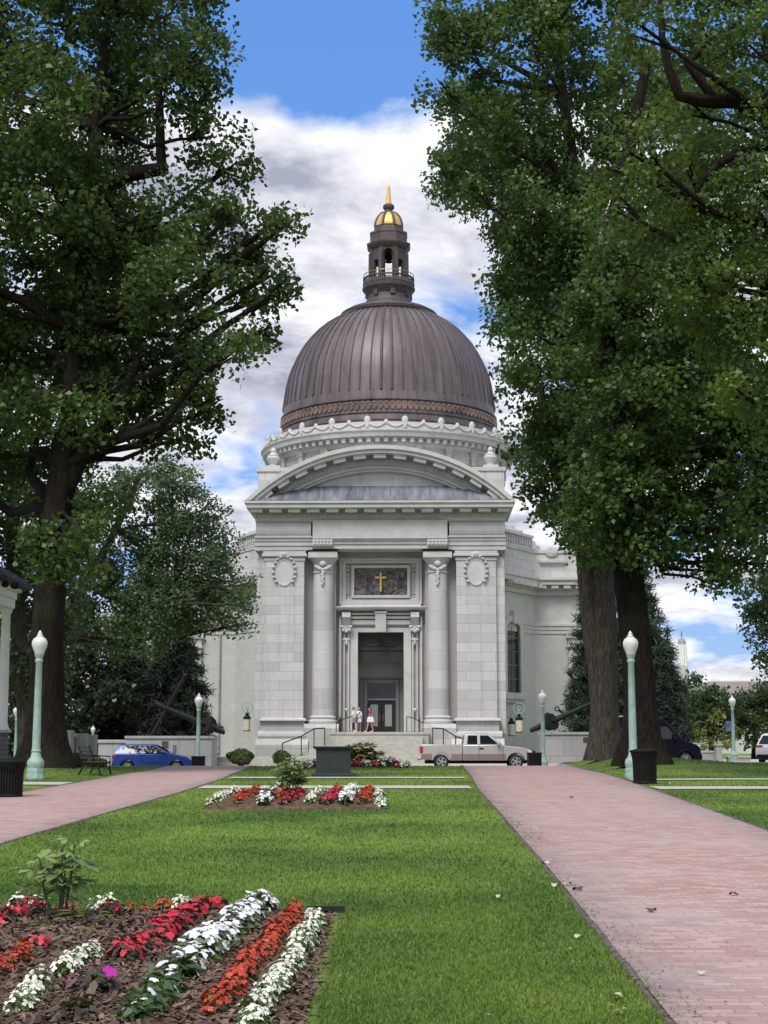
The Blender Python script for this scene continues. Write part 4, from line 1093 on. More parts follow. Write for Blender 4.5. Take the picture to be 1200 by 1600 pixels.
tree('overhanging_tree', 'near tree beyond the right edge, its heavy crooked limbs reaching in over the path', 37,
     [(1330,1290,.62),(1325,1000,.48),(1318,700,.44),(1310,500,.40),(1300,380,.36),(1310,200,.28),(1330,0,.2)],
     [(1080,60,90),(1170,70,90),(1060,300,90),(1130,380,100),(1190,300,70),(1110,500,80),(1190,540,90),(1000,240,60),(960,330,55),(1010,420,60),(1000,40,60),(1080,180,34),(1190,440,80),(1150,620,50),(1210,660,50),(1260,200,90),(1290,400,110),(1370,300,120),(1380,100,130),(1300,560,110),(1250,-60,110),(1130,-60,90),(1420,500,120),(940,260,34),(1050,380,60),(1070,440,60)],
     M['leafC'], M['barkd'],
     limbs=[[(1303,420,.30),(1255,290,.26),(1200,185,.22),(1150,158,.2),(1100,158,.17),(1062,150,.14),(1045,110,.11),(1034,60,.09),(1032,0,.07),(1040,-60,.05)],
            [(1120,158,.12),(1095,125,.12),(1075,100,.10),(1100,70,.08),(1160,30,.06)], [(1230,250,.16),(1200,228,.14),(1160,235,.12),(1120,258,.1),(1092,290,.08),(1075,330,.05)]],
     cl=.5, per=70, size=.15, seed=8, spread=2.2, clump_k=1.5, extra=[(2,5,14,2.6),(4,4,18,3),(0,6,20,3)])
tree('broadleaf_tree', 'grey green spreading tree leaning over the blue car, behind the oak', 78,
     [(80,1195,.4),(82,1100,.34),(95,1000,.3),(130,920,.24),(180,830,.18),(220,740,.12)],
     [(230,775,55),(300,795,42),(330,850,40),(262,870,60),(345,905,36),(372,945,24),(386,915,14),(300,940,48),(200,890,60),(150,820,55),(150,915,50),(350,965,22),(375,975,16),(328,985,16),(240,940,50),(250,735,30),(335,790,16),(290,755,26),(180,760,40),(200,960,45),(120,960,40),(270,960,40),(320,880,45),(350,940,32),(250,830,50),(180,1000,40),(230,1000,35)],
     M['leafJ'], M['bark'], limbs=[], attach=2, limbk=.6, cl=.62, per=62, size=.18, seed=11, clump_k=2.3, group=None, spread=2.5)
tree('leaning_tree', 'pale leaning trunk between the bandstand column and the oak', 63,
     [(44,1190,.42),(40,1120,.36),(32,1030,.34),(27,940,.32),(20,850,.26),(20,740,.2)],
     [(10,880,55),(50,830,55),(-20,780,70),(20,740,55),(90,850,45),(95,940,40),(70,900,40),(-60,880,70),(60,770,45),(110,790,40),(20,960,45),(70,980,40),(10,1040,45),(70,1050,36)],
     M['leafK'], M['barkl'], cl=.65, per=42, size=.23, seed=12, clump_k=2.4)
tree('magnolia_tree', 'dark glossy magnolia behind the grey brick walls', 97,
     [(118,1190,.25),(120,1120,.2),(122,1060,.15),(124,1010,.1)],
     [(115,1150,36),(150,1120,40),(110,1090,36),(140,1060,38),(125,1020,26),(170,1150,34),(90,1120,30),(165,1085,30),(135,990,30),(110,1040,34),(150,1010,30),(195,1130,30),(100,1170,26),(140,1170,26)],
     M['leafdark'], M['barkd'], cl=.7, per=44, size=.3, seed=14, clump_k=2.4)
tree('broadleaf_tree', 'leafy mid green tree rising above the white suv', 74,
     [(1262,1195,.35),(1258,1100,.3),(1250,1000,.24),(1245,900,.16)],
     [(1188,925,34),(1200,975,42),(1192,1030,20),(1240,960,60),(1215,900,34),(1250,1040,50),(1280,900,60),(1175,960,16)],
     M['leafJ'], M['bark'], cl=.55, per=42, size=.2, seed=15, clump_k=2.2)
def conifer(name, label, Y, px, pt, pb, halfpx, mt, seed, tiers=16, droop=.25, size=.3, per=26, ck=1.6):
    rr = random.Random(seed); base = P(px, pb, Y); zt = P(px, pt, Y).z; base.z = h(base.x, Y)-.05; H = zt-base.z; Rm = halfpx*Y/F
    E = thing(name, label, 'tree', base)
    mb = MB(); mb.tube([(0, 0, 0), (0, 0, H*.5), (0, 0, H)], [.28, .17, .03], 10)
    cs = []; rs = []
    for i in range(tiers):
        t = i/(tiers-1); z = H*(.04+.94*t); r = Rm*(1-t)**.8*(1 if t > .08 else .8)
        n = max(4, int(11*(1-t)+4)); a0 = rr.uniform(0, 6)
        for k in range(n):
            a = a0+2*PI*k/n+rr.uniform(-.2, .2); L_ = r*rr.uniform(.72, 1.15)+.15
            dz = -droop*L_+rr.uniform(-.2, .2)
            e = Vector((math.cos(a)*L_, math.sin(a)*L_, z+dz)); mb.tube([(0, 0, z+.1), e*.5+Vector((0, 0, z*.5+.1)), e+Vector((0, 0, .12*L_))], [.05, .035, .01], 5)
            m_ = max(2, int(L_/.55))
            for q in range(m_):
                u = (q+1)/m_; cs.append(Vector((e.x*u, e.y*u, z+.1+(dz+.12*L_-.1)*u-.1))); rs.append(.30*(1.15-.4*u)+.12)
    mb.build('trunk', M['barkd'], E, smooth=60)
    qn = np.array([[-.09, 0, 0], [.09, 0, 0], [.03, 1.25, -.25], [-.03, 1.25, -.25]], dtype=np.float32)
    V, Fq, v = leaves(cs, rs, .34, per, size, clump_k=ck, up=.9, flat=.5, seed=seed, droop=.5, qs=qn, shell=(.1, 1.0))
    np_mesh('crown', V, Fq, mt, E, v=v)
conifer('hemlock_tree', 'very dark drooping conifer behind the left anchor', 97, 268, 905, 1190, 66, M['needled'], 21, 20, .3, .38, 30)
conifer('yew_tree', 'dark conifer behind the blue car, left of the drooping one', 101, 196, 940, 1190, 62, M['needled'], 22, 17, .3, .4, 28)
conifer('spruce_tree', 'tall blue green spruce behind the pair of trunks on the right', 94, 1000, 850, 1188, 76, M['needles'], 23, 19, .22, .36, 26)
conifer('spruce_tree', 'spruce showing between the right chapel wing and the split trunk', 99, 925, 905, 1188, 40, M['needles'], 24, 15, .22, .36, 26)
conifer('spruce_tree', 'smaller spruce behind the nose of the navy van', 92, 1042, 1010, 1190, 30, M['needles'], 25, 14, .22, .34, 24)
for i, (px, py, blobs, lab) in enumerate([
    (1112, 1200, [(1095,1112,30),(1125,1100,30),(1110,1080,20),(1080,1130,26),(1135,1130,28)], 'dark green rounded tree behind the yellow green maple'),
    (1180, 1200, [(1165,1105,30),(1190,1095,28),(1200,1125,32),(1168,1140,26),(1215,1100,34)], 'dark green tree behind the silver car under the far roof'),
    (1070, 1200, [(1062,1110,24),(1075,1085,18),(1058,1145,24),(1080,1060,14)], 'narrow light green tree left of the far roof')]):
    tree('background_tree', lab, 112+i*3, [(px, py, .25), (px, 1150, .2), (px+2, 1100, .12)], blobs, M['leafK'] if i < 2 else M['leafJ'], M['barkd'], cl=.65, per=44, size=.28, seed=31+i, group='trees below the far roof', clump_k=2.4)
tree('maple_tree', 'small yellow green maple with flat layered branches', 95,
     [(1112,1196,.12),(1110,1165,.09),(1105,1140,.06)], [(1090,1150,13),(1110,1130,13),(1130,1150,13),(1100,1165,12),(1140,1165,12),(1075,1160,9),(1120,1118,9),(1122,1170,11),(1085,1138,8),(1145,1142,8)],
     M['leafY'], M['barkd'], cl=.35, per=30, size=.2, seed=41, up=1.2, shell=(.2, 1.0))
tree('background_tree', 'dark tree filling the gap between the bandstand column and the oak', 105, [(20,1195,.25),(20,1100,.2),(22,1000,.12)],
     [(20,1100,50),(60,1130,40),(-10,1140,50),(40,1060,40),(90,1150,34),(10,1170,40),(60,1170,34)], M['leafdark'], M['barkd'], cl=.8, per=40, size=.32, seed=45, clump_k=2.2)
tree('background_tree', 'hazy tree seen through the gap under the oak, left of the chapel', 112, [(60,1195,.25),(60,1100,.2),(64,1000,.12)],
     [(50,1000,50),(90,960,40),(20,1050,50),(75,1060,40),(100,1020,30),(55,1110,40)], M['leafJ'], M['bark'], cl=.8, per=40, size=.34, seed=44, clump_k=2.0)
def shrub(name, label, px, py, Y, wpx, hpx, mt, seed, group=None, size=.07, ground=None):
    c = P(px, py, Y); z = ground if ground is not None else h(c.x, Y); a = wpx*Y/F; b_ = hpx*Y/F
    E = thing(name, label, 'shrub', (c.x, Y, z), 0, group)
    mb = MB()
    for k in range(7):
        t = 2*PI*k/7; mb.tube([(.06*math.cos(t), .06*math.sin(t), -.05), (a*.35*math.cos(t), a*.35*math.sin(t), b_*.9), (a*.6*math.cos(t), a*.6*math.sin(t), b_*1.2)], [.035, .025, .01], 5)
    mb.build('stem', M['barkd'], E)
    rg = np.random.default_rng(seed); n = int(2600*max(1, a*a*2)); d = rg.normal(size=(n, 3)); d /= np.linalg.norm(d, axis=1)[:, None]
    lump = 1+.10*np.sin(4*d[:, 0]+seed)+.08*np.sin(6*d[:, 2]+3*d[:, 1]); rad = rg.uniform(.72, 1.03, n)*lump
    pos = d*rad[:, None]*np.array([a, a, b_*.85])+np.array([0, 0, b_*1.05])
    nr = d+rg.normal(size=(n, 3))*.6; nr /= np.linalg.norm(nr, axis=1)[:, None]; t = rg.normal(size=(n, 3)); t -= nr*np.sum(t*nr, axis=1)[:, None]; t /= np.linalg.norm(t, axis=1)[:, None]
    bb = np.cross(nr, t); s = size*rg.uniform(.6, 1.3, n)
    V = pos[:, None, :]+(t[:, None, :]*LEAF_Q[None, :, 0:1]+bb[:, None, :]*LEAF_Q[None, :, 1:2])*s[:, None, None]
    np_mesh('foliage', V.reshape(-1, 3), np.arange(n*4).reshape(-1, 4), mt, E, v=np.clip(rg.normal(.45, .25, n), 0, 1))
    return E
gz = street_z(-8)+.14
shrub('clipped_shrub', 'rounded shrub on bare stems beside the left anchor plinth', 376, 1170, 97, 22, 13, M['shrub'], 1, 'rounded shrubs by the chapel steps', .13, gz)
shrub('clipped_shrub', 'small ball shrub left of the sloping handrail', 440, 1170, 97, 15, 12, M['shrub'], 2, 'rounded shrubs by the chapel steps', .13, gz)
shrub('clipped_shrub', 'low shrub behind the bonnet of the pickup', 803, 1165, 96, 22, 14, M['shrub'], 3, 'rounded shrubs by the chapel steps', .13, gz+.1)
shrub('clipped_shrub', 'smallest shrub, right of the one behind the bonnet', 826, 1168, 97, 10, 12, M['shrub'], 4, 'rounded shrubs by the chapel steps', .13, gz+.1)
shrub('hedge_shrub', 'dark round shrub beside the foot of the oak, in front of the brick walls', 119, 1185, 56, 15, 12, M['shrub'], 5, None, .08)
shrub('hosta_plant', 'pale yellow green low plant right of the dark round shrub by the oak', 150, 1188, 58, 16, 6, M['leafY'], 6, None, .12)
# ------------------------------------------------------------------ lamp posts
def make_lamp(label, loc, scale=1.0):
    E = thing('lamp_post', label, 'lamp post', loc, 0, 'green lamp posts with acorn globes')
    m = MB(); m.lathe([(.24, -.05), (.235, .1), (.22, .14), (.235, .2), (.215, .27)], n=8, rot=PI/8)
    m.lathe([(.20, .27), (.215, .33), (.225, .40), (.205, .47), (.14, .56), (.112, .68), (.128, .70), (.128, .73), (.106, .75), (.10, 1.6), (.082, 3.0), (.105, 3.03), (.105, 3.07), (.085, 3.10), (.12, 3.19), (.125, 3.22), (.05, 3.225)], n=20)
    p = m.build('post', M['verdigris'], E, smooth=40)
    g_ = MB().lathe([(.115, 3.225), (.135, 3.28), (.178, 3.38), (.203, 3.48), (.200, 3.55), (.165, 3.62), (.10, 3.67), (.07, 3.69)], n=24).build('globe', M['globe'], E, smooth=60)
    MB().lathe([(.085, 3.685), (.09, 3.71), (.06, 3.73), (.05, 3.76), (.06, 3.78), (.03, 3.81), (.005, 3.85)], n=14).build('finial', M['globe'], E, smooth=50)
    E.scale = (scale,)*3
    return E
lp = make_lamp('tall lamp post in front of the massive oak trunk', on(*G(55, 1217)[:2]))
def lamp(label, loc, scale=1.0, rz=0):
    c = copy_tree(lp); c.location = loc; c.scale = (scale,)*3; c['label'] = label; c.rotation_euler = (0, 0, rz); return c
q = P(990, 1207, 41.5); lamp('tall lamp post between the slatted bin and the dark straight trunk', on(q.x, 41.5), 1.02)
q = P(309, 1197, 73.0); lamp('lamp post rising behind the bin by the blue car and left anchor', on(q.x, 73.0))
q = P(849, 1190, 73.0); lamp('lamp post beside the bin at the bonnet of the pickup', on(q.x, 73.0), .985)
q = P(1149, 1190, 88.9); lamp('lamp post with a small banner, beside the yellow green maple', (q.x, 89.2, street_z(q.x)+.12), .99)
bn = MB(); bn.box(-.42, -.1, -.02, .02, 1.75, 2.35); M['banner'] = mat('banner_cloth', (.10, .12, .22), .8, 0, .5, 4)
lpb = [o for o in C.objects if o.get('label', '').startswith('lamp post with a small banner')][0]; bn.build('banner', M['banner'], lpb)
q = P(1048, 1190, 120); lamp('lamp globe showing above the bonnet of the navy van', (q.x, 120, q.z-.75), .98)
q = P(144, 1190, 92); lamp('small lamp post in front of the dark magnolia, right of the brick walls', (q.x, 92, .1), .68)
q = P(24, 1190, 75); lamp('lamp post glimpsed beside the bandstand column', (q.x, 75, -.05), .93)
# ------------------------------------------------------------------ bins
def make_bin(label, loc):
    E = thing('litter_bin', label, 'litter bin', loc, 0, 'black slatted litter bins')
    MB().lathe([(.27, .06), (.27, .78)], n=24).build('liner', M['plastic'], E, smooth=40)
    m = MB()
    for k in range(30):
        a = 2*PI*k/30; o = len(m.v); m.add([(.285, -.02, .04), (.30, -.02, .04), (.30, .02, .04), (.285, .02, .04), (.30, -.022, .62), (.315, -.022, .62), (.315, .022, .62), (.30, .022, .62), (.345, -.024, .86), (.36, -.024, .86), (.36, .024, .86), (.345, .024, .86)],
            [(0,1,5,4),(1,2,6,5),(2,3,7,6),(3,0,4,7),(4,5,9,8),(5,6,10,9),(6,7,11,10),(7,4,8,11),(8,9,10,11),(0,3,2,1)])
        m.xf(Matrix.Rotation(a, 4, 'Z'), o)
    m.build('slats', M['iron'], E)
    m = MB(); m.lathe([(.29, .0), (.31, .02), (.31, .07), (.29, .09)], n=30); m.lathe([(.33, .855), (.375, .86), (.385, .89), (.375, .92), (.32, .915)], n=30, caps=False); m.build('rim', M['iron'], E, smooth=50)
    MB().lathe([(.325, .9), (.30, .93), (.2, .945), (.14, .93), (.13, .87)], n=24, caps=False).build('lid', M['plastic'], E, smooth=50)
    return E
gq = G(1008, 1225); b0 = make_bin('black slatted bin on the grass in front of the near right lamp post', gq); b0.scale = (.92, .92, .88)
def bin_(label, loc):
    c = copy_tree(b0); c.location = loc; c['label'] = label; c.rotation_euler = (0, 0, .05); c.scale = (.86, .86, .78); return c
gq = G(14, 1246); bin_('black slatted bin at the left edge of the photo by the path', gq)
def square_bin(label, px, Y):
    p = P(px, 1190, Y); E = thing('litter_bin', label, 'litter bin', on(p.x, Y), .05, 'square dark bins at the path ends')
    MB().box(-.29, .29, -.29, .29, -.02, .74).build('body', M['plastic'], E, bevel=.02)
    m = MB()
    for k in range(7):
        for s in (-1, 1): m.box(-.27+k*.08, -.235+k*.08, s*.29, s*.305, .06, .7) if s > 0 else m.box(-.27+k*.08, -.235+k*.08, -.305, -.29, .06, .7)
    m.build('slats', M['iron'], E)
    m = MB(); m.frustum((-.32, .32, -.32, .32), (-.30, .30, -.30, .30), .742, .80); m.build('lid', M['iron'], E, bevel=.01)
square_bin('dark square bin at the foot of the lamp post by the blue car', 310, 70); square_bin('dark square bin in front of the bonnet of the pickup', 835, 69.5)
# ------------------------------------------------------------------ bench
q = G(150, 1211); E = thing('park_bench', 'dark slatted bench on the grass by the left path', 'bench', (q.x, q.y, q.z), R(86)); E.scale = (.82,)*3
m = MB()
for k in range(5): m.box(-.85, .85, -.32+k*.12, -.23+k*.12, .43, .455)
m.build('seat', M['wood'] if 'wood' in M else mat('green_wood', (.05, .06, .05), .6), E)
m = MB()
for k in range(4): 
    z = .55+k*.11; m.box(-.85, .85, .29+k*.045, .31+k*.045, z, z+.085)
m.build('backrest', mat('grey_slats', (.10, .095, .085), .7), E)
for s in (-1, 1):
    m = MB(); m.tube([(s*.72, -.36, -.03), (s*.72, -.28, .2), (s*.72, -.30, .42)], .028, 6); m.build('leg', M['iron'], E, smooth=50)
    m = MB(); m.tube([(s*.72, .42, -.03), (s*.72, .30, .25), (s*.72, .26, .45), (s*.72, .34, .7), (s*.72, .46, 1.0)], .028, 6); m.build('leg', M['iron'], E, smooth=50)
    m = MB(); m.tube([(s*.72, -.30, .41), (s*.72, .28, .41)], .022, 6); m.tube([(s*.72, -.30, .42), (s*.72, -.30, .62), (s*.72, .3, .66)], .02, 6); m.build('armrest', M['iron'], E, smooth=50)
# ------------------------------------------------------------------ vehicles: local +X is forward, z from the ground
def arch(cx, r, z0, n=12):            # along the underside, front to rear, over the wheel
    z_ = 0.33 if r < .4 else .38
    out = []
    for k in range(n+1):
        a = PI*k/n; out.append((cx+r*math.cos(a), max(z0, z_+r*math.sin(a)-.02)))
    return out
def wheel(E, x, y, r, wd, spokes=5):
    s = 1 if y > 0 else -1
    m = MB(); m.lathe([(r*.62, -wd/2), (r*.9, -wd/2), (r, -wd/2+.03), (r, wd/2-.03), (r*.9, wd/2), (r*.62, wd/2)], n=28)
    w_ = m.xf(Matrix.Rotation(PI/2, 4, 'X')).build('wheel', M['tyre'], E, smooth=40, loc=(x, y, r))
    m = MB(); m.lathe([(r*.60, wd/2-.005), (r*.66, wd/2+.006), (r*.66, wd/2+.014), (r*.57, wd/2+.012), (r*.54, wd/2-.03)], n=28, caps=False)
    for k in range(spokes):
        a = 2*PI*k/spokes; o = len(m.v); m.box(.03, r*.58, -r*.11, r*.11, wd/2-.02, wd/2+.008); m.xf(Matrix.Rotation(a, 4, 'Z'), o)
    m.lathe([(r*.16, wd/2-.01), (r*.16, wd/2+.015), (.01, wd/2+.02)], n=12)
    m.xf(Matrix.Rotation(PI/2 if s < 0 else -PI/2, 4, 'X')); m.build('rim', M['rim'], w_, smooth=40)
def side_panels(mb, E_side, hw, polys, off=.004, th=.012):
    for s in (-1, 1):
        for poly in polys:
            n = len(poly); A = [(x, s*(hw(z)+off), z) for x, z in poly]; B = [(x, s*(hw(z)-th), z) for x, z in poly]
            mb.add(A+B, [tuple(range(n)), tuple(reversed(range(n, 2*n)))]+[(i, n+i, n+(i+1) % n, (i+1) % n) for i in range(n)])
def shell(mb, outline, hw):
    """closed body: side outline extruded across, width following height"""
    n = len(outline)
    A = [(x, hw(z), z) for x, z in outline]; B = [(x, -hw(z), z) for x, z in outline]
    mb.add(A+B, [tuple(range(n)), tuple(reversed(range(n, 2*n)))]+[(i, n+i, n+(i+1) % n, (i+1) % n) for i in range(n)])
def cabin(mb, x0, x1, x2, x3, zb, zt, hb, ht, crown=.05):
    mb.add([(x0,-hb,zb),(x3,-hb,zb),(x3,hb,zb),(x0,hb,zb),(x1,-ht,zt),(x2,-ht,zt),(x2,ht,zt),(x1,ht,zt),(x1+.1,-ht*.8,zt+crown),(x2-.12,-ht*.8,zt+crown),(x2-.12,ht*.8,zt+crown),(x1+.1,ht*.8,zt+crown)],
           [(3,2,1,0),(0,1,5,4),(1,2,6,5),(2,3,7,6),(3,0,4,7),(4,5,9,8),(5,6,10,9),(6,7,11,10),(7,4,8,11),(8,9,10,11)])
def endglass(mb, xb, zb, hb, xt, zt, ht, t0, t1, inset, off):
    q = []
    for t in (t0, t1):
        for s in (-1, 1): q.append((xb+(xt-xb)*t+off, s*((hb+(ht-hb)*t)-inset), zb+(zt-zb)*t+abs(off)*.5))
    mb.add([q[0], q[1], q[3], q[2]]+[(x-off*3, y, z-abs(off)*1.5) for x, y, z in (q[0], q[1], q[3], q[2])], [(0,1,2,3),(7,6,5,4),(0,4,5,1),(1,5,6,2),(2,6,7,3),(3,7,4,0)])
# --- blue hatchback
q = P(241, 1190, 82); E = thing('hatchback_car', 'bright blue three door hatchback parked in front of the left anchor plinth', 'car', (q.x, 82, street_z(q.x)+.03), 0)
m = MB(); hwl = lambda z: .865 if .35 < z < .7 else .84
o_ = [(-2.02, .30), (-2.10, .42), (-2.08, .62), (-2.0, .95), (-1.85, .98), (.9, .98), (1.35, .92), (1.85, .80), (2.06, .66), (2.10, .45), (2.04, .26), (1.72, .22)]+arch(1.28, .37, .22)+[(.9, .2), (-.9, .2)]+arch(-1.28, .37, .22)+[(-1.66, .24)]
shell(m, o_, hwl); m.build('body', M['carblue'], E, smooth=30, bevel=.035)
m = MB(); cabin(m, -2.03, -1.74, .10, .98, .975, 1.44, .84, .60); m.build('roof', M['carblue'], E, smooth=30, bevel=.03)
hc_ = lambda z: .84+(z-.975)/(1.44-.975)*(.60-.84)
m = MB(); side_panels(m, None, hc_, [[(-.45, 1.0), (.72, 1.0), (.10, 1.39), (-.45, 1.40)], [(-1.66, 1.05), (-.53, 1.0), (-.53, 1.40), (-1.52, 1.38)]]); endglass(m, .98, .975, .84, .10, 1.44, .60, .08, .92, .06, .006); endglass(m, -2.03, .975, .84, -1.74, 1.44, .60, .2, .9, .1, -.006); m.build('window', M['glass'], E)
for s in (-1, 1):
    m = MB(); m.box(1.80, 1.95, s*.62-.14, s*.62+.14, .64, .78); m.build('headlight', M['headlamp'], E, bevel=.03)
    m = MB(); m.box(-2.10, -1.9, s*.72-.13, s*.72+.13, .72, .95); m.build('tail_light', M['redlamp'], E, bevel=.03)
    m = MB(); m.ell((.62, s*.93, 1.05), (.09, .1, .07), 10, 7); m.build('mirror', M['carblue'], E, smooth=60)
    m = MB(); m.box(-.25, -.05, s*.865, s*.89, .80, .835) if s > 0 else m.box(-.25, -.05, -.89, -.865, .80, .835); m.build('door_handle', M['carblue'], E, bevel=.008)
    m = MB()
    for x in (-.52, .78): m.box(x-.006, x+.006, min(s*.84, s*.869), max(s*.84, s*.869), .3, .96)
    m.box(-.5, .77, min(s*.84, s*.872), max(s*.84, s*.872), .52, .545); m.build('door_line', M['plastic'], E)
m = MB(); m.box(-2.14, -1.95, -.7, .7, .28, .46); m.build('bumper', M['plastic'], E, bevel=.03)
m = MB(); m.box(-2.125, -2.05, -.26, .26, .62, .74); m.build('number_plate', M['white'], E)
for x in (-1.28, 1.28):
    for y in (-.75, .75): wheel(E, x, y, .315, .2, 7)
# --- pickup
q = P(744, 1190, 82); E = thing('pickup_truck', 'pewter extended cab pickup with a tan lower band, parked before the chapel steps', 'pickup truck', (q.x, 82, street_z(q.x)+.03), 0)
zlo = .78
hwp = lambda z: .98 if z < 1.05 else .955
ob = [(-2.92, .5), (-2.95, zlo), (-2.93, 1.22), (-2.88, 1.26), (-.78, 1.26), (-.78, .42)]+[(-1.35, .42)]+arch(-1.86, .46, .42)+[(-2.4, .46)]
m = MB(); shell(m, ob, hwp); bed_ = m.build('bed', M['carpewter'], E, smooth=30, bevel=.03)
m = MB(); m.box(-2.8, -.85, -.8, .8, 1.2, 1.262+.004); m.build('tonneau', M['plastic'], bed_)
oc = [(-.74, .42), (-.74, 1.24), (1.35, 1.24), (1.5, 1.2), (2.3, 1.12), (2.72, 1.02), (2.82, .95), (2.86, .62), (2.8, .5), (2.58, .46)]+arch(2.02, .46, .42)+[(1.5, .42)]
m = MB(); shell(m, oc, hwp); m.build('body', M['carpewter'], E, smooth=30, bevel=.035)
for s in (-1, 1):
    y0, y1 = sorted((s*.96, s*.987))
    for xa, xb, za in ((-2.90, -2.36, .5), (-1.36, -.80, .44), (-.72, 1.5, .44)): MB().box(xa, xb, y0, y1, za, zlo).build('lower_band', M['cartan'], E, bevel=.008)
m = MB(); cabin(m, -.74, -.62, .62, 1.36, 1.235, 1.80, .95, .76); m.build('cab_roof', M['carpewter'], E, smooth=30, bevel=.03)
hcp = lambda z: .95+(z-1.235)/(1.80-1.235)*(.76-.95)
m = MB(); side_panels(m, None, hcp, [[(-.52, 1.28), (.02, 1.28), (.02, 1.73), (-.47, 1.73)], [(.16, 1.28), (1.12, 1.28), (.58, 1.73), (.16, 1.73)]]); endglass(m, 1.36, 1.235, .95, .62, 1.80, .76, .08, .92, .07, .006); endglass(m, -.74, 1.235, .95, -.62, 1.8, .76, .15, .85, .15, -.006); m.build('window', M['glass'], E)
for s in (-1, 1):
    y0, y1 = sorted((s*.74, s*.992))
    m = MB(); m.box(-2.965, -2.82, y0, y1, .80, 1.17); m.build('tail_light', M['redlamp'], E, bevel=.02)
    m = MB(); m.box(2.66, 2.865, y0-.02, y1-.04 if s > 0 else y1-.02, .78, .95); m.build('headlight', M['headlamp'], E, bevel=.03)
    m = MB(); m.box(1.02, 1.2, min(s*.98, s*1.2), max(s*.98, s*1.2), 1.22, 1.42); m.build('mirror', M['carpewter'], E, bevel=.04)
    m = MB(); m.box(.12, .34, min(s*.955, s*1.0), max(s*.955, s*1.0), 1.02, 1.09); m.build('door_handle', M['iron'], E, bevel=.01)
    m = MB()
    for x, z0, z1 in ((.09, .5, 1.23), (1.36, .5, 1.2)): m.box(x-.008, x+.008, min(s*.95, s*.9885), max(s*.95, s*.9885), z0, z1)
    m.build('door_line', M['plastic'], E)
m = MB(); m.box(2.7, 2.93, -.96, .96, .44, .64); m.build('front_bumper', M['chrome'], E, bevel=.04)
m = MB(); m.box(2.80, 2.875, -.6, .6, .72, .93); m.build('grille', M['plastic'], E, bevel=.02)
m = MB(); m.box(-3.12, -2.9, -.92, .92, .46, .62); m.build('rear_bumper', M['chrome'], E, bevel=.04)
m = MB(); m.box(-2.7, 2.6, -.7, .7, .28, .45); m.build('chassis', M['iron'], E)
for x in (-1.86, 2.02):
    for y in (-.84, .84): wheel(E, x, y, .375, .25, 5)
# --- navy van
q = P(1007, 1190, 86); E = thing('panel_van', 'tall navy blue van with a pale roof, behind the two trunks on the right', 'van', (q.x, 86, street_z(q.x)+.03), 0)
ov = [(-2.95, .35), (-2.98, 1.1), (-2.9, 2.45), (-2.75, 2.62), (.6, 2.62), (1.05, 2.48), (1.95, 1.42), (2.75, 1.12), (2.93, .95), (2.96, .45), (2.86, .3), (2.6, .28)]+arch(2.1, .42, .28)+[(1.6, .26), (-1.5, .26)]+arch(-1.95, .42, .28)+[(-2.5, .3)]
hwv = lambda z: .98 if z < 1.25 else .98-(z-1.25)*.11
m = MB(); shell(m, ov, hwv); m.build('body', M['carnavy'], E, smooth=30, bevel=.06)
m = MB(); m.box(-2.6, .5, -.7, .7, 2.66, 2.70); m.tube([(.55, -.5, 2.72), (.55, .5, 2.72)], .07, 8); m.build('roof_panel', M['white'], E, bevel=.01)
m = MB(); side_panels(m, None, hwv, [[(.78, 1.45), (1.66, 1.45), (1.12, 2.12), (.78, 2.12)], [(-.9, 1.5), (.6, 1.5), (.6, 2.1), (-.9, 2.1)], [(-2.6, 1.5), (-1.05, 1.5), (-1.05, 2.1), (-2.6, 2.1)]], .012, .02); endglass(m, 1.95, 1.42, .95, 1.05, 2.48, .84, .06, .94, .1, .03); m.build('window', M['glass'], E)
for s in (-1, 1):
    m = MB(); m.box(2.66, 2.93, s*.74-.14, s*.74+.14, .88, 1.12); m.build('headlight', M['headlamp'], E, bevel=.05)
    m = MB(); m.box(1.4, 1.55, min(s*.97, s*1.2), max(s*.97, s*1.2), 1.45, 1.75); m.build('mirror', M['plastic'], E, bevel=.04)
m = MB(); m.box(2.75, 3.02, -.95, .95, .32, .62); m.build('bumper', M['plastic'], E, bevel=.05)
for s in (-1, 1):
    m = MB(); m.tube([(2.1+.47*math.cos(PI*k/10), s*.985, .36+.47*math.sin(PI*k/10)) for k in range(11)], .035, 6)
    m.build('wheel_trim', M['plastic'], E)
for x in (-1.95, 2.1):
    for y in (-.84, .84): wheel(E, x, y, .36, .24, 6)
# --- silver-white SUV, seen from behind at the right edge
q = P(1224, 1190, 84); E = thing('suv_car', 'white suv cut by the right edge of the photo, tail lights towards the path', 'car', (q.x, 84, street_z(q.x)+.03), R(62))
os_ = [(-2.2, .35), (-2.28, .6), (-2.24, 1.0), (-2.1, 1.05), (1.0, 1.04), (1.6, .98), (2.1, .86), (2.25, .6), (2.2, .3), (1.8, .26)]+arch(1.38, .40, .26)+[(.9, .25), (-.9, .25)]+arch(-1.36, .40, .26)+[(-1.8, .28)]
m = MB(); shell(m, os_, lambda z: .93 if .35 < z < .9 else .90); m.build('body', M['carwhite'], E, smooth=30, bevel=.05)
m = MB(); cabin(m, -2.16, -1.78, .2, 1.05, 1.035, 1.62, .89, .66); m.build('roof', M['carwhite'], E, smooth=30, bevel=.03)
hs_ = lambda z: .89+(z-1.035)/(1.62-1.035)*(.66-.89)
m = MB(); side_panels(m, None, hs_, [[(-.4, 1.08), (.72, 1.08), (.18, 1.54), (-.4, 1.55)], [(-1.85, 1.09), (-.5, 1.08), (-.5, 1.55), (-1.62, 1.52)]]); endglass(m, -2.16, 1.035, .89, -1.78, 1.62, .66, .1, .88, .1, -.006); endglass(m, 1.05, 1.035, .89, .2, 1.62, .66, .08, .92, .07, .006); m.build('window', M['glass'], E)
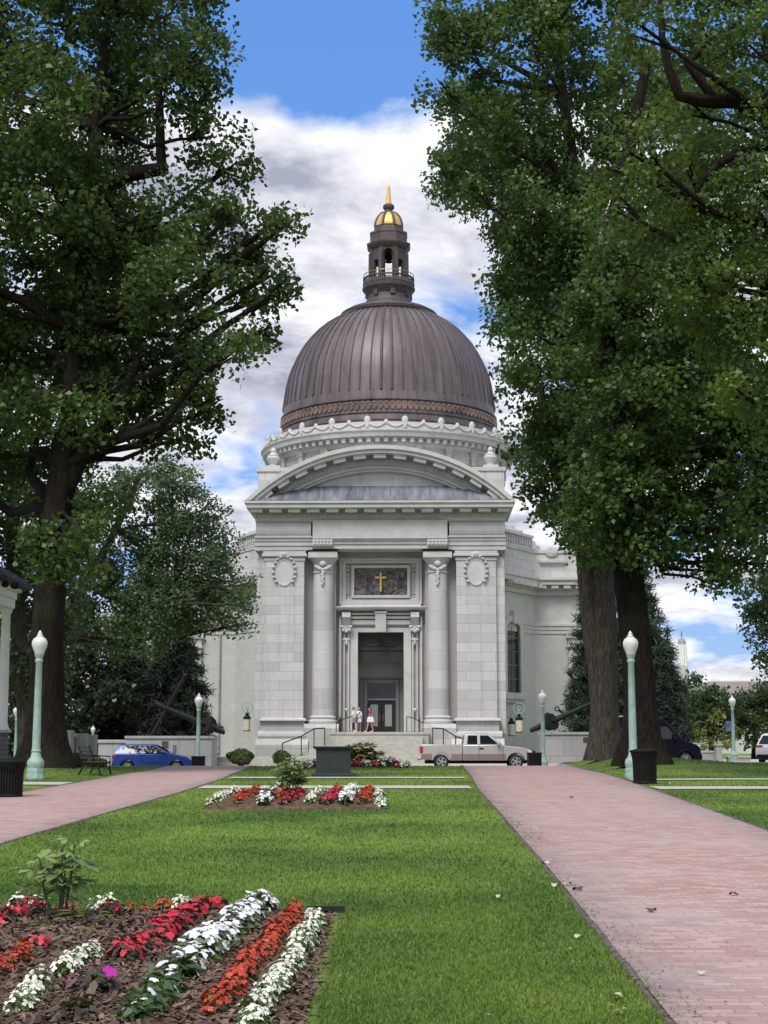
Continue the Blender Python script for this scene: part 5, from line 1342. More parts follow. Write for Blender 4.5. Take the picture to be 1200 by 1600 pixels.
for s in (-1, 1):
    m = MB(); m.box(-2.27, -1.9, s*.72-.19, s*.72+.19, .94, 1.05); m.build('tail_light', M['redlamp'], E, bevel=.02)
    m = MB(); m.ell((.7, s*1.0, 1.1), (.09, .12, .08), 10, 7); m.build('mirror', M['carwhite'], E, smooth=60)
m = MB(); m.box(-2.34, -2.1, -.85, .85, .35, .56); m.build('bumper', M['plastic'], E, bevel=.04)
m = MB(); m.box(-2.29, -2.2, -.27, .27, .72, .85); m.build('number_plate', M['white'], E)
for x in (-1.36, 1.38):
    for y in (-.8, .8): wheel(E, x, y, .35, .22, 5)
# ------------------------------------------------------------------ plinths and anchors
def plinth(name, label, x0, x1, Y0, Y1, ztop, low=None, plaque=None, flip=1):
    cx = (x0+x1)/2; E = thing(name, label, 'stone plinth', (cx, Y0, 0))
    m = MB(); m.box(x0-cx, x1-cx, 0, Y1-Y0, -.2, ztop-.16); m.box(x0-cx-.07, x1-cx+.07, -.07, Y1-Y0+.07, ztop-.158, ztop); m.build('block', M['plinth'], E, bevel=.02)
    if low: m = MB(); m.box(low[0]-cx, low[1]-cx, .3, Y1-Y0-.3, -.2, low[2]-.2); m.box(low[0]-cx-.05, low[1]-cx, .22, Y1-Y0-.22, low[2]-.198, low[2]); m.build('low_wing', M['plinth'], E, bevel=.04)
    if plaque: m = MB(); m.box(plaque[0]-cx, plaque[1]-cx, -.03, -.001, plaque[2], plaque[3]); m.build('plaque', M['bronze'], E, bevel=.008)
    return E
M['plinth'] = stone('plinth_stone', (.40, .40, .39), 1.5, .95, .02, .6, .1, .35)
A = lambda px, py, Y=90: P(px, py, Y)
pl = plinth('stone_plinth', 'grey stone plinth under the left anchor, with a lower wing', A(228,0).x, A(352,0).x, 89.4, 92.4, A(0,1150).z, (A(187,0).x, A(228,0).x-.003, A(0,1156).z), (A(280,0).x, A(289,0).x, A(0,1169).z, A(0,1158).z))
m = MB(); cx = (A(228,0).x+A(352,0).x)/2; m.box(A(296,0).x-cx, A(301,0).x-cx, -.025, -.001, A(0,1178).z, A(0,1164).z); m.build('notice', M['banner'], pl)
plinth('stone_plinth', 'grey stone plinth under the right anchor, with a dark plaque', A(832,0).x, A(960,0).x, 89.4, 92.4, A(0,1144).z, None, (A(887,0).x, A(901,0).x, A(0,1160).z, A(0,1152).z))
def anchor(label, tip, crown, tail, stock_a, stock_b, cross_t, loops=False):
    """shank from ring end (tip) to crown; stock crosses it; arms run towards and away from the viewer"""
    Y = 90.6
    b = P(*tip, Y); base = P(*crown, Y)
    E = thing('ship_anchor', label, 'anchor', base)
    a_, c_, t_ = P(*tip, Y)-base, Vector((0, 0, 0)), P(*tail, Y)-base
    d = (c_-a_).normalized()
    m = MB(); m.tube([a_, a_.lerp(c_, .5), c_, t_], [.13, .16, .21, .12], 10); m.build('shank', M['anchor'], E, smooth=45)
    m = MB(); s0, s1 = P(*stock_a, Y)-base, P(*stock_b, Y)-base; m.tube([s0, s0.lerp(s1, .5), s1], [.085, .11, .085], 10)
    if not loops:
        hook = P(stock_b[0]-10, stock_b[1]+5, Y)-base; end = P(stock_b[0]-19, stock_b[1]-2, Y)-base; m.tube([s1, hook.lerp(s1, .4)+Vector((0, 0, -.02)), hook, end], [.085, .08, .08, .08], 8)
        m.ell(end, (.14, .14, .14), 10, 8); m.ell(s0, (.15, .15, .15), 10, 8)
    else: m.ell(s0, (.17, .17, .15), 8, 6); m.ell(s1, (.16, .16, .16), 8, 6)
    m.build('stock', M['anchor'], E, smooth=50)
    up = Vector((d.z, 0, -d.x));
    if up.z < 0: up = -up
    m = MB()
    for s in (-1, 1):
        pts = [c_+Vector((0, s*.0, 0)), c_+Vector((0, s*.7, 0))-d*.12, c_+Vector((0, s*1.3, 0))-d*.5, c_+Vector((0, s*1.55, 0))-d*.95]
        m.tube(pts, [.22, .18, .12, .04], 8)
    m.build('arm', M['anchor'], E, smooth=50)
    for s in (-1, 1):                 # palms: spade shaped plates on the arms
        ctr = c_+Vector((0, s*1.15, 0))-d*.32; m = MB()
        poly = [(0, -.5), (.3, -.4), (.48, -.05), (.42, .28), (.2, .5), (0, .62), (-.2, .5), (-.42, .28), (-.48, -.05), (-.3, -.4)]
        m.prism(poly, -.05, .05, 'y')
        Mr = Matrix.Translation(ctr) @ Vector((0, -1, 0)).rotation_difference((Vector((0, -s, 0))*1.0+d*.9).normalized()).to_matrix().to_4x4()
        m.xf(Mr); m.build('fluke', M['anchor'], E, bevel=.015)
    if loops:
        m = MB()
        for (px, py) in ((873, 1109.5), (881, 1127)):
            cc = P(px, py, Y)-base; nd = (cc-(a_+(c_-a_)*.55)).normalized()
            m.tube([cc-nd*.25, cc-nd*.0], .07, 8); m.tube([cc+nd*.12+Vector((.12*math.cos(2*PI*k/12), 0, .12*math.sin(2*PI*k/12))) for k in range(13)], .035, 6)
        m.build('shackle', M['anchor'], E, smooth=60)
    else:
        m = MB(); r_ = P(240, 1094, Y)-base; m.tube([a_+d*.35+up*.1, a_-d*.05+up*.16, a_-d*.25+up*.02, a_-d*.05-up*.14, a_+d*.5-up*.12], .05, 8); m.build('ring', M['anchor'], E, smooth=60)
    return E
anchor('black iron anchor on the left plinth, its stock rising to the right', (242, 1099), (332, 1137), (351, 1145), (289, 1056), (237, 1148), .2)
anchor('black iron anchor on the right plinth, with shackles on its shank', (924, 1099), (852, 1132), (828, 1142), (890, 1052), (938, 1132), .1, True)
# ------------------------------------------------------------------ monument pedestal
q = G(522, 1213); E = thing('monument_pedestal', 'greenish black bronze pedestal block on the lawn behind the middle flower bed', 'monument', (q.x, 42.6, h(q.x, 42.6)))
zt = P(522, 1166, 42.6).z-E.location.z
m = MB(); m.box(-.59, .59, -.5, .5, -.05, .075); m.frustum((-.57, .57, -.48, .48), (-.52, .52, -.43, .43), .075, .11); m.build('base', M['monument'], E, bevel=.012)
m = MB(); m.box(-.465, .465, -.38, .38, .112, zt-.10); m.box(-.40, .40, -.385, -.3805, .2, zt-.2) ; m.build('die', M['monument'], E, bevel=.01)
m = MB(); m.frustum((-.47, .47, -.385, .385), (-.54, .54, -.455, .455), zt-.098, zt-.045); m.box(-.55, .55, -.465, .465, zt-.043, zt); m.build('cap', M['monument'], E, bevel=.008)
# ------------------------------------------------------------------ bandstand at the left edge
bc = Vector((-16.0, 50, h(-12, 50)))
E = thing('bandstand', 'white columned bandstand on a grey brick base, cut by the left edge', 'bandstand', (bc.x, bc.y, bc.z))
ro = 3.85; zt = P(0, 1140, 50).z-bc.z; zb_ = P(0, 945, 50).z-bc.z; zc_ = P(0, 914, 50).z-bc.z
m = MB(); m.lathe([(ro, -.2), (ro, zt-.1)], n=8, rot=PI/8); m.build('brick_base', M['brickgrey'], E)
m = MB(); m.lathe([(ro+.1, zt-.098), (ro+.1, zt)], n=8, rot=PI/8); m.build('floor', M['concrete'], E, bevel=.02)
for k in range(8):
    a = PI/8+2*PI*k/8; x, y = 3.62*math.cos(a), 3.62*math.sin(a)
    m = MB(); m.lathe([(.22, zt), (.22, zt+.12), (.17, zt+.18), (.165, zt+1.5), (.14, zb_-.2), (.19, zb_-.12), (.21, zb_-.004)], (x, y, 0), 18); m.build('column', M['white'], E, smooth=40)
m = MB(); m.lathe([(3.35, zb_), (3.9, zb_), (3.9, zb_+.28), (3.96, zb_+.3), (3.96, zb_+.5), (4.12, zb_+.56), (4.12, zc_), (3.35, zc_)], n=8, rot=PI/8, caps=False); m.lathe([(3.36, zb_+.02), (.01, zb_+.02)], n=8, rot=PI/8, caps=False); m.build('frieze', M['white'], E)
m = MB(); m.lathe([(4.4, zc_+.004), (4.45, zc_+.12), (3.9, zc_+.5), (2.0, zc_+1.5), (.1, zc_+2.1)], n=8, rot=PI/8); m.build('roof', M['roof'], E)
m = MB(); a = R(-12); m.ell((4.35*math.cos(a), 4.35*math.sin(a)-.4, zc_-.15), (.16, .18, .12), 10, 7); m.ell((4.2*math.cos(a)-.15, 4.2*math.sin(a)-.5, zc_-.12), (.13, .15, .1), 10, 7); m.build('spotlight', M['iron'], E, smooth=50)
# ------------------------------------------------------------------ grey brick walls behind the oak
def brickwall(label, px0, px1, py, Y, dy):
    a, b_ = P(px0, py, Y), P(px1, py, Y); E = thing('brick_wall', label, 'brick wall', ((a.x+b_.x)/2, Y, .1)); w_ = (b_.x-a.x)/2
    m = MB(); m.box(-w_, w_, 0, .5, -.5, a.z-.25); m.build('wall', M['brickgrey'], E)
    m = MB(); m.box(-w_-.06, w_+.06, -.06, .56, a.z-.248, a.z-.1); m.build('coping', M['concrete'], E, bevel=.02)
    m = MB(); m.box(w_+.003, w_+.4, -.08, .58, -.5, a.z-.1); m.build('pier', M['grey'], E, bevel=.02)
brickwall('grey brick wall with a pale pier, right of the oak trunk', 104, 120, 1146, 66, 0); brickwall('lower grey brick wall beside the small lamp post', 126, 135, 1148, 68, 0); brickwall('sliver of grey brick wall touching the oak trunk', 86, 97, 1141, 63, 0)
# ------------------------------------------------------------------ far right: stone walls, hall, cupola
def lowwall(label, px0, px1, py0, Y):
    a, b_ = P(px0, py0, Y), P(px1, py0, Y); E = thing('stone_wall', label, 'stone wall', ((a.x+b_.x)/2, Y, street_z(20))); w_ = (b_.x-a.x)/2; z = a.z-street_z(20)
    m = MB(); m.box(-w_, w_, 0, .6, -.3, z-.12); m.build('wall', M['plinth'], E, bevel=.01); m = MB(); m.box(-w_-.05, w_+.05, -.05, .65, z-.118, z); m.build('coping', M['concrete'], E, bevel=.015)
lowwall('long low white stone wall in front of the yellow green maple', 1086, 1124, 1173, 91); lowwall('taller pale stone post ending the low wall by the maple', 1119, 1128, 1162, 90.2); lowwall('low white wall between the maple stem and the banner lamp', 1138, 1172, 1181, 91)
Y = 190; a, b_ = P(1088, 1085, Y), P(1300, 1085, Y)
E = thing('distant_hall', 'long far roof with a white railing along its ridge, right of the trees', 'building', ((a.x+b_.x)/2, Y, .5)); w_ = (b_.x-a.x)/2; zr = P(0, 1062, Y).z-.5; ze = P(0, 1088, Y).z-.5
m = MB(); m.box(-w_+.5, w_-.5, 0, 14, -1, ze); m.build('wall', M['plain'], E)
m = MB(); m.add([(-w_, -.8, ze), (w_, -.8, ze), (w_-3, 5, zr), (-w_+3, 5, zr), (w_, 15, ze), (-w_, 15, ze), (w_-3, 9, zr), (-w_+3, 9, zr)], [(0,1,2,3),(3,2,6,7),(7,6,4,5),(0,3,7,5),(1,4,6,2),(0,5,4,1)]); rf = m.build('roof', M['rooftile'], E)
m = MB(); zt = P(0, 1044, Y).z-.5
for k in range(60): x = -w_+3+(2*w_-6)*k/59; m.box(x-.03, x+.03, 5.2, 5.26, zr, zt)
for z in (zr+.1, (zr+zt)/2, zt): m.box(-w_+3, w_-3, 5.19, 5.27, z, z+.07)
for x in (-w_+12, -w_+16): m.box(x, x+.9, 6, 7, zr, zt+.3)
m.build('railing', M['white'], rf)
Y = 300; c = P(1068, 1100, Y)
E = thing('cupola_tower', 'distant white cupola with a dark cap and red finial, between spruce and clouds', 'tower', (c.x, Y, .5))
u = Y/F; z_ = lambda py: P(0, py, Y).z-.5
MB().box(-7*u, 7*u, -7*u, 7*u, -1, z_(1040)).build('tower', M['plain'], E, bevel=.1)  # body colour greyed to put distance haze on the tower
m = MB(); m.lathe([(6.5*u, z_(1040)), (6.5*u, z_(1024)), (7.5*u, z_(1022)), (6.2*u, z_(1021)), (5.6*u, z_(1008)), (7*u, z_(1006))], n=8); 
for k in range(8): a = 2*PI*k/8; m.box(6*u*math.cos(a)-.2, 6*u*math.cos(a)+.2, 6*u*math.sin(a)-.2, 6*u*math.sin(a)+.2, z_(1040), z_(1008))
m.build('belvedere', M['white'], E)
MB().lathe([(6.6*u, z_(1006)), (6.2*u, z_(1002)), (4.5*u, z_(999)), (1.6*u, z_(997)), (1.2*u, z_(994))], n=16).build('dome', M['grey'], E, smooth=50)
MB().lathe([(1.2*u, z_(994)), (.9*u, z_(988)), (.3*u, z_(984))], n=8).build('finial', mat('red_finial', (.4, .12, .1), .5), E)
# ------------------------------------------------------------------ people on the landing
def skin_mesh(name, verts, edges, radii, root, mat_, parent, sub=2):
    me = bpy.data.meshes.new(name+'_src'); me.from_pydata(verts, edges, []); o = bpy.data.objects.new(name+'_src', me); C.objects.link(o)
    md = o.modifiers.new('skin', 'SKIN'); md.use_smooth_shade = True
    for i, r_ in enumerate(radii):
        sv = me.skin_vertices[0].data[i]; sv.radius = r_ if isinstance(r_, tuple) else (r_, r_); sv.use_root = (i == root)
    s_ = o.modifiers.new('sub', 'SUBSURF'); s_.levels = sub; s_.render_levels = sub
    dg = bpy.context.evaluated_depsgraph_get(); dg.update()
    m2 = bpy.data.meshes.new_from_object(o.evaluated_get(dg)); m2.name = name
    bpy.data.objects.remove(o); bpy.data.meshes.remove(me)
    m2.materials.clear(); m2.materials.append(mat_); m2.polygons.foreach_set('use_smooth', [True]*len(m2.polygons))
    r = bpy.data.objects.new(name, m2); C.objects.link(r); r.parent = parent
    return r
M['skin'] = mat('skin', (.52, .32, .24), .55, 0, .06, 6); M['hairb'] = mat('fair_hair', (.36, .25, .14), .6, 0, .2, 20); M['hairg'] = mat('dark_hair', (.09, .06, .045), .6, 0, .2, 20)
cloth = lambda n, c: mat(n, c, .85, 0, .12, 8, .2, 40)
def loft(mb, rings, n=20):
    vs = []; fs = []
    for (cx, cy, z, rx, ry) in rings:
        for k in range(n): a = 2*PI*k/n; vs.append((cx+rx*math.cos(a), cy+ry*math.sin(a), z))
    for j in range(len(rings)-1):
        for k in range(n): fs.append((j*n+k, j*n+(k+1) % n, (j+1)*n+(k+1) % n, (j+1)*n+k))
    mb.add(vs, fs)
def person(label, px, ly, rz, stride, armL, armR, top, bottom, hair, bottom_kind, long_hair=True, leg_cover=None):
    Wp = chapel.matrix_basis if False else Matrix.Translation((CX, CY, 0)) @ Matrix.Rotation(R(-1.3), 4, 'Z')
    y = CY+ly; x = P(px, 1140, y).x
    E = thing('person', label, 'person', (x, y, zlnd_world), rz)
    k = 1.0; s = stride
    v = [(0,0,.93),(0,0,1.06),(0,0,1.22),(0,0,1.36),(0,.01,1.43),(0,-.005,1.49),(0,-.01,1.565),(0,-.005,1.63)]
    r = [(.135,.10),(.115,.085),(.125,.09),(.10,.07),(.048,.05),(.06,.07),(.078,.092),(.058,.07)]
    e = [(0,1),(1,2),(2,3),(3,4),(4,5),(5,6),(6,7)]
    for sg, st, arm in ((-1, s, armL), (1, -s, armR)):
        i = len(v); v += [(sg*.09, 0, .88), (sg*.095, -st*.35, .49), (sg*.095, -st*.65+(.05 if st < 0 else 0), .09), (sg*.10, -st*.65-.10, .035), (sg*.10, -st*.65-.17, .025)]
        r += [.088, .056, .036, .035, .026]; e += [(0, i), (i, i+1), (i+1, i+2), (i+2, i+3), (i+3, i+4)]
        i = len(v); a = arm; v += [(sg*.165, 0, 1.36), (sg*.165+sg*a[0][0], a[0][1], a[0][2]), (sg*.165+sg*a[1][0], a[1][1], a[1][2]), (sg*.165+sg*a[2][0], a[2][1], a[2][2])]
        r += [.052, .038, .027, .03]; e += [(3, i), (i, i+1), (i+1, i+2), (i+2, i+3)]
        hnd = Vector(v[-1]); dr = (hnd-Vector(v[-2])).normalized(); sd_ = dr.orthogonal().normalized()
        for q in range(5):
            o_ = (q-2)*.016; f0 = hnd+sd_*o_+dr*.035; j = len(v); ln = (.04, .06, .065, .06, .045)[q]
            if q == 0: f1 = hnd+sd_*(-.05)+dr*.03; f0 = hnd+sd_*-.03
            else: f1 = f0+dr*ln+Vector((0, -.012, 0))
            v += [tuple(f0), tuple(f1)]; r += [.0095, .007]; e += [(i+3, j), (j, j+1)]
    skin_mesh('body', v, e, r, 0, M['skin'], E)
    m = MB(); loft(m, [(0,0,1.00,.165,.125),(0,0,1.08,.15,.115),(0,0,1.2,.158,.122),(0,0,1.3,.165,.118),(0,0,1.38,.15,.10),(0,0,1.43,.085,.075)])
    for sg, arm in ((-1, armL), (1, armR)):
        p0 = Vector((sg*.13, 0, 1.37)); p1 = Vector((sg*.165+sg*arm[0][0], arm[0][1], arm[0][2])); m.tube([p0, p0.lerp(p1, .5), p0.lerp(p1, .85)], [.075, .066, .06], 10, False)
    m.build('top', top, E, smooth=60)
    m = MB()
    if bottom_kind == 'shorts':
        loft(m, [(0,0,1.02,.155,.118),(0,0,.93,.17,.13),(0,0,.86,.175,.13)])
        for sg, st in ((-1, s), (1, -s)): m.tube([(sg*.09, 0, .9), (sg*.093, -st*.13, .70)], [.10, .098], 12, False)
    else: loft(m, [(0,0,1.02,.155,.118),(0,0,.93,.175,.135),(0,0,.8,.195,.15),(0,0,.62,.205,.165)])
    m.build(bottom_kind, bottom, E, smooth=60)
    if leg_cover:
        m = MB()
        for sg, st in ((-1, s), (1, -s)): m.tube([(sg*.09, 0, .86), (sg*.095, -st*.35, .49), (sg*.095, -st*.65+(.05 if st < 0 else 0), .12)], [.098, .064, .045], 12, False)
        m.build('leggings', leg_cover, E, smooth=60)
    m = MB()
    for sg, st in ((-1, s), (1, -s)): m.ell((sg*.10, -st*.65-.08, .035), (.042, .115, .038), 10, 6)
    m.build('shoes', cloth('white_shoes', (.7, .68, .65)), E, smooth=60)
    m = MB(); m.ell((0, .025, 1.60), (.088, .098, .095), 14, 9)
    if long_hair: m.ell((0, .07, 1.5), (.085, .055, .14), 12, 8)
    else: m.ell((0, .085, 1.58), (.04, .06, .05), 10, 7)
    m.build('hair', hair, E, smooth=60)
    m = MB(); m.ell((0, -.098, 1.545), (.012, .02, .02), 8, 6)
    for sg in (-1, 1): m.ell((sg*.078, 0, 1.55), (.012, .025, .032), 8, 6)
    m.build('nose_and_ears', M['skin'], E, smooth=60)
    m = MB()
    for sg in (-1, 1): m.ell((sg*.03, -.089, 1.572), (.013, .008, .007), 8, 5)
    m.ell((0, -.089, 1.508), (.022, .007, .007), 8, 5); m.build('eyes_and_mouth', cloth('face_features', (.16, .07, .06)), E, smooth=60)
    return E
zlnd_world = Z(1144)-.002
down = [(.05, .0, 1.10), (.06, -.06, .86), (.06, -.07, .82)]; bent = [(.06, .02, 1.12), (.0, -.18, 1.02), (-.06, -.24, 1.03)]
person('woman in a white top with a grey garment tied at her waist and black leggings', 553, -1.3, R(60), .18, down, bent, cloth('white_top', (.72, .72, .74)), cloth('grey_wrap', (.22, .23, .26)), M['hairg'], 'skirt', False, cloth('black_leggings', (.015, .015, .018)))
pw = person('fair haired woman in a white top and black strap holding a pale bag', 560.5, -.9, R(-15), .05, bent, down, cloth('white_shirt', (.75, .76, .78)), cloth('pale_shorts', (.30, .26, .22)), M['hairb'], 'shorts', True)
m = MB(); m.tube([(.12, -.11, 1.36), (0, -.145, 1.2), (-.15, -.09, 1.05)], .022, 6); m.build('strap', M['iron'], pw)
pr_ = person('woman in a dark red top and shorts walking left with a big white bag', 577.5, -1.2, R(-80), .30, down, down, cloth('dark_red_top', (.20, .02, .03)), cloth('dark_red_shorts', (.12, .02, .03)), M['hairg'], 'shorts', True)
def bag(label, at, size, col, rz):
    E = thing('tote_bag', label, 'bag', at, rz); a, b_, c_ = size
    m = MB(); m.frustum((-a*1.05, a*1.05, -b_, b_), (-a*.8, a*.8, -b_*.6, b_*.6), 0, c_); m.build('bag_body', cloth('bag_cloth', col), E, smooth=60, bevel=.04)
    m = MB()
    for s in (-1, 1): m.tube([(-a*.4, s*b_*.5, c_-.02), (-a*.25, s*b_*.4, c_+.2), (a*.25, s*b_*.4, c_+.2), (a*.4, s*b_*.5, c_-.02)], .012, 6)
    m.build('handle', cloth('bag_strap', sc3(col, .8)), E)
bag('big white tote bag hanging at the side of the woman in dark red', (pr_.location.x+.06, pr_.location.y-.25, pr_.location.z+.66), (.24, .09, .36), (.75, .72, .66), R(8))
bag('small white bag held by the fair haired woman', (pw.location.x+.05, pw.location.y-.22, pw.location.z+.66), (.13, .06, .24), (.72, .71, .68), R(-10))
# ------------------------------------------------------------------ flower beds
def bed(label, x0, x1, y0, y1, mound, edge):
    nx_, ny = int((x1-x0)/.07), int((y1-y0)/.07); 
    if y0 > 20: nx_, ny = nx_//2, ny//2
    rg = np.random.default_rng(int(y0*10)); V = []
    for j in range(ny+1):
        for i in range(nx_+1):
            u, w_ = i/nx_, j/ny; x, y = x0+(x1-x0)*u, y0+(y1-y0)*w_; e_ = min(1, min(u, 1-u)*(x1-x0)/.35, min(w_, 1-w_)*(y1-y0)/.35)
            V.append((x, y, h(x, y)-.03+.06*e_**.5+mound*e_*.5+rg.normal(0, .009)))
    Fq = [(j*(nx_+1)+i, j*(nx_+1)+i+1, (j+1)*(nx_+1)+i+1, (j+1)*(nx_+1)+i) for j in range(ny) for i in range(nx_)]
    o = np_mesh('mulch', V, Fq, M['mulch'], smooth=True); struct(o)
    return o
bed('', *BEDS[0], .06, True); bed('', *BEDS[1], .16, True); bed('', *BEDS[2], .10, True)
def bz(x, y):
    for (a, b_, c, d), mo in zip(BEDS, (.06, .16, .10)):
        if a < x < b_ and c < y < d:
            e_ = min(1, (x-a)/.35, (b_-x)/.35, (y-c)/.35, (d-y)/.35); return h(x, y)-.03+.06*max(0, e_)**.5+mo*max(0, e_)*.5
    return h(x, y)
# bark chips, uncountable
rg = np.random.default_rng(77); N = 34000
yy = 6.2+(12.7-6.2)*rg.random(N)**1.2; xx = -.36-rg.random(N)*4.2; keep = xx > -4.55; xx, yy = xx[keep], yy[keep]
N = len(xx); L_ = rg.uniform(.008, .034, N); W_ = L_*rg.uniform(.2, .5, N); an = rg.uniform(0, 6.28, N); tl = rg.normal(0, .35, N); zz = np.array([bz(a, b_) for a, b_ in zip(xx, yy)])+rg.uniform(.002, .02, N)
ux, uy = np.cos(an), np.sin(an)
def corner(su, sv, dz): return np.stack([xx+ux*L_*su-uy*W_*sv, yy+uy*L_*su+ux*W_*sv, zz+tl*L_*su+dz], 1)
V = np.stack([corner(-1, -1, 0), corner(1, -1, 0), corner(1, 1, .003), corner(-1, 1, .003)], 1).reshape(-1, 3)
struct(np_mesh('bark_chips', V, np.arange(N*4).reshape(-1, 4), M['chip'], v=np.clip(rg.beta(1.3, 2.2, N), 0, 1)), 'stuff')
M['edging'] = mat('black_edging', (.012, .012, .013), .5)
E = tag(MB().box(-.62, -.32, 12.76, 12.785, .19, .31).build('bed_edging', M['edging'], None, bevel=.004), 'short black edging strip at the far corner of the front flower bed', 'bed edging')
M['petw'] = mat('white_petals', (.70, .70, .68), .55, 0, .05, 30); M['petc'] = mat('cream_petals', (.74, .75, .60), .55, 0, .12, 40)
M['petr'] = mat('scarlet_petals', (.42, .022, .012), .5, 0, .25, 40, col2=(.56, .07, .02)); M['petx'] = mat('crimson_petals', (.52, .012, .034), .5, 0, .2, 40); M['petp'] = mat('purple_petals', (.42, .012, .30), .5, 0, .15, 40)
M['folg'] = leafmat('bright_bedding_leaves', (.05, .10, .02), (.16, .25, .06), .25, ns=4); M['folw'] = leafmat('impatiens_leaves', (.03, .065, .02), (.12, .19, .07), .25, .4, 4)
M['fold'] = leafmat('bronze_leaves', (.035, .03, .022), (.14, .125, .085), .15, .45, 4, (.12, .05, .05))
M['folo'] = leafmat('olive_red_leaves', (.07, .06, .02), (.20, .17, .05), .2, .5, 4, (.25, .09, .04))
def fol(rg, n, rx, rz_, ls, aspect=.55):
    d = rg.normal(size=(n, 3)); d[:, 2] = np.abs(d[:, 2])*.9; d /= np.linalg.norm(d, axis=1)[:, None]
    pos = d*rg.uniform(.35, 1.0, n)[:, None]*np.array([rx, rx, rz_]); 
    nr = d*.6+np.array([0, 0, .7])+rg.normal(size=(n, 3))*.4; nr /= np.linalg.norm(nr, axis=1)[:, None]
    t = d*np.array([1, 1, .2])+rg.normal(size=(n, 3))*.35; t -= nr*np.sum(t*nr, axis=1)[:, None]; t /= np.linalg.norm(t, axis=1)[:, None]
    b_ = np.cross(nr, t); s = ls*rg.uniform(.6, 1.25, n)
    prof = [(0, 0), (.35, aspect*.5), (1.0, 0), (.35, -aspect*.5)]
    V = np.stack([pos+(t*(p[0]-.3)+b_*p[1]+nr*(-.12 if p[0] > .9 else .05*(p[1] != 0)))*s[:, None] for p in prof], 1)
    return V.reshape(-1, 3), n
def blooms(rg, n, rx, rz_, pr_, petals, lo=.35, hi=1.1, flat=.5):
    VV = []; FF = []
    for q in range(n):
        d = rg.normal(size=3); d[2] = abs(d[2])+.35; d /= np.linalg.norm(d); p = d*np.array([rx, rx, rz_])*rg.uniform(.85, hi)
        nr = d+np.array([0, -.25, .5])*flat+rg.normal(size=3)*.25; nr /= np.linalg.norm(nr); t = np.cross(nr, [.3, .5, .8]); t /= np.linalg.norm(t); b_ = np.cross(nr, t)
        s = pr_*rg.uniform(.75, 1.2); a0 = rg.uniform(0, 6.28)
        for k in range(petals):
            a = a0+2*PI*k/petals; u = t*math.cos(a)+b_*math.sin(a); w_ = -t*math.sin(a)+b_*math.cos(a); o = len(VV); wd = .62 if petals <= 5 else .4
            VV += [p, p+u*s*.55+w_*s*wd*.8+nr*s*.16, p+u*s*1.0+w_*s*wd*.4+nr*s*.02, p+u*s*1.0-w_*s*wd*.4+nr*s*.02, p+u*s*.55-w_*s*wd*.8+nr*s*.16]; FF.append((o, o+1, o+2, o+3, o+4))
    return VV, FF
def make_plant(kind, seed, label, group):
    rg = np.random.default_rng(seed); 
    spec = dict(  # foliage n, rx, rz, leaf, leaf mat, blooms n, petal r, petals, petal mat
        cream=(90, .08, .11, .05, 'folg', 38, .0145, 4, 'petc'), scarlet=(80, .075, .115, .042, 'folo', 42, .0145, 4, 'petr'),
        white=(110, .105, .13, .075, 'folw', 20, .024, 5, 'petw'), crimson=(110, .105, .11, .06, 'fold', 20, .0205, 5, 'petx'), purple=(120, .11, .13, .065, 'fold', 4, .028, 5, 'petp'), bare=(120, .115, .10, .065, 'fold', 0, 0, 5, 'petp'), green=(110, .11, .12, .08, 'folw', 2, .026, 5, 'petw'))[kind]
    names = dict(cream='begonia_plant', scarlet='begonia_plant')
    E = thing(names.get(kind, 'impatiens_plant'), label, 'flower', (0, 0, 0), 0, group)
    V, n = fol(rg, spec[0], spec[1], spec[2], spec[3]); np_mesh('foliage', V, np.arange(n*4).reshape(-1, 4), M[spec[4]], E, v=np.clip(rg.normal(.45, .25, n), 0, 1))
    if spec[5]:
        VV, FF = blooms(rg, spec[5], spec[1]*1.0, spec[2]*1.08, spec[6], spec[7]); np_mesh('blossoms', VV, FF, M[spec[8]], E)
    return E
PROTO = {}
def plant(kind, x, y, label, group, scale=1.0):
    ks = PROTO.setdefault(kind, [])
    rr = random.Random(int(x*977+y*331))
    if len(ks) < 3: E = make_plant(kind, len(ks)*7+hash(kind) % 1+3+len(kind), label, group); ks.append(E)
    else: E = copy_tree(ks[rr.randrange(3)]); E['label'] = label; E['group'] = group
    s = scale*rr.uniform(.88, 1.15); E.location = (x, y, bz(x, y)-.015); E.rotation_euler = (0, 0, rr.uniform(0, 6.28)); E.scale = (s, s, s*rr.uniform(.9, 1.15)); return E
def row(kind, pts, step, label, group, scale=1.0, jit=.02):
    """plants set along a line given by ground points"""
    rr = random.Random(len(label)*7); W = [Vector((p[0], p[1], 0)) for p in pts]; out = 0
    for a, b_ in zip(W, W[1:]):
        n = max(1, round((b_-a).length/step))
        for k in range(n):
            p = a.lerp(b_, k/n); plant(kind, p.x+rr.uniform(-jit, jit), p.y+rr.uniform(-jit, jit), label, group, scale)
def gp(*px): return [G(x, y)[:2] for x, y in px]
F1 = 'front flower bed'
row('cream', gp((492,1447),(470,1492),(440,1545),(400,1602),(385,1640)), .19, 'cream begonia in the line nearest the right edge of the front bed', 'cream begonias, right line of the front bed', 1.0)
row('scarlet', gp((462,1442),(440,1474),(395,1525),(355,1575),(318,1612)), .165, 'scarlet begonia between the white impatiens and cream begonias of the front bed', 'scarlet begonias, right line of the front bed', 1.05)
row('white', gp((412,1428),(385,1450),(345,1490),(300,1528),(272,1552)), .175, 'white impatiens in the broad line down the middle of the front bed', 'white impatiens, middle line of the front bed', 1.15)
row('green', gp((258,1572),(225,1600),(205,1625)), .2, 'nearly flowerless green impatiens at the near end of the white line', 'green impatiens, near end of the white line', 1.15)
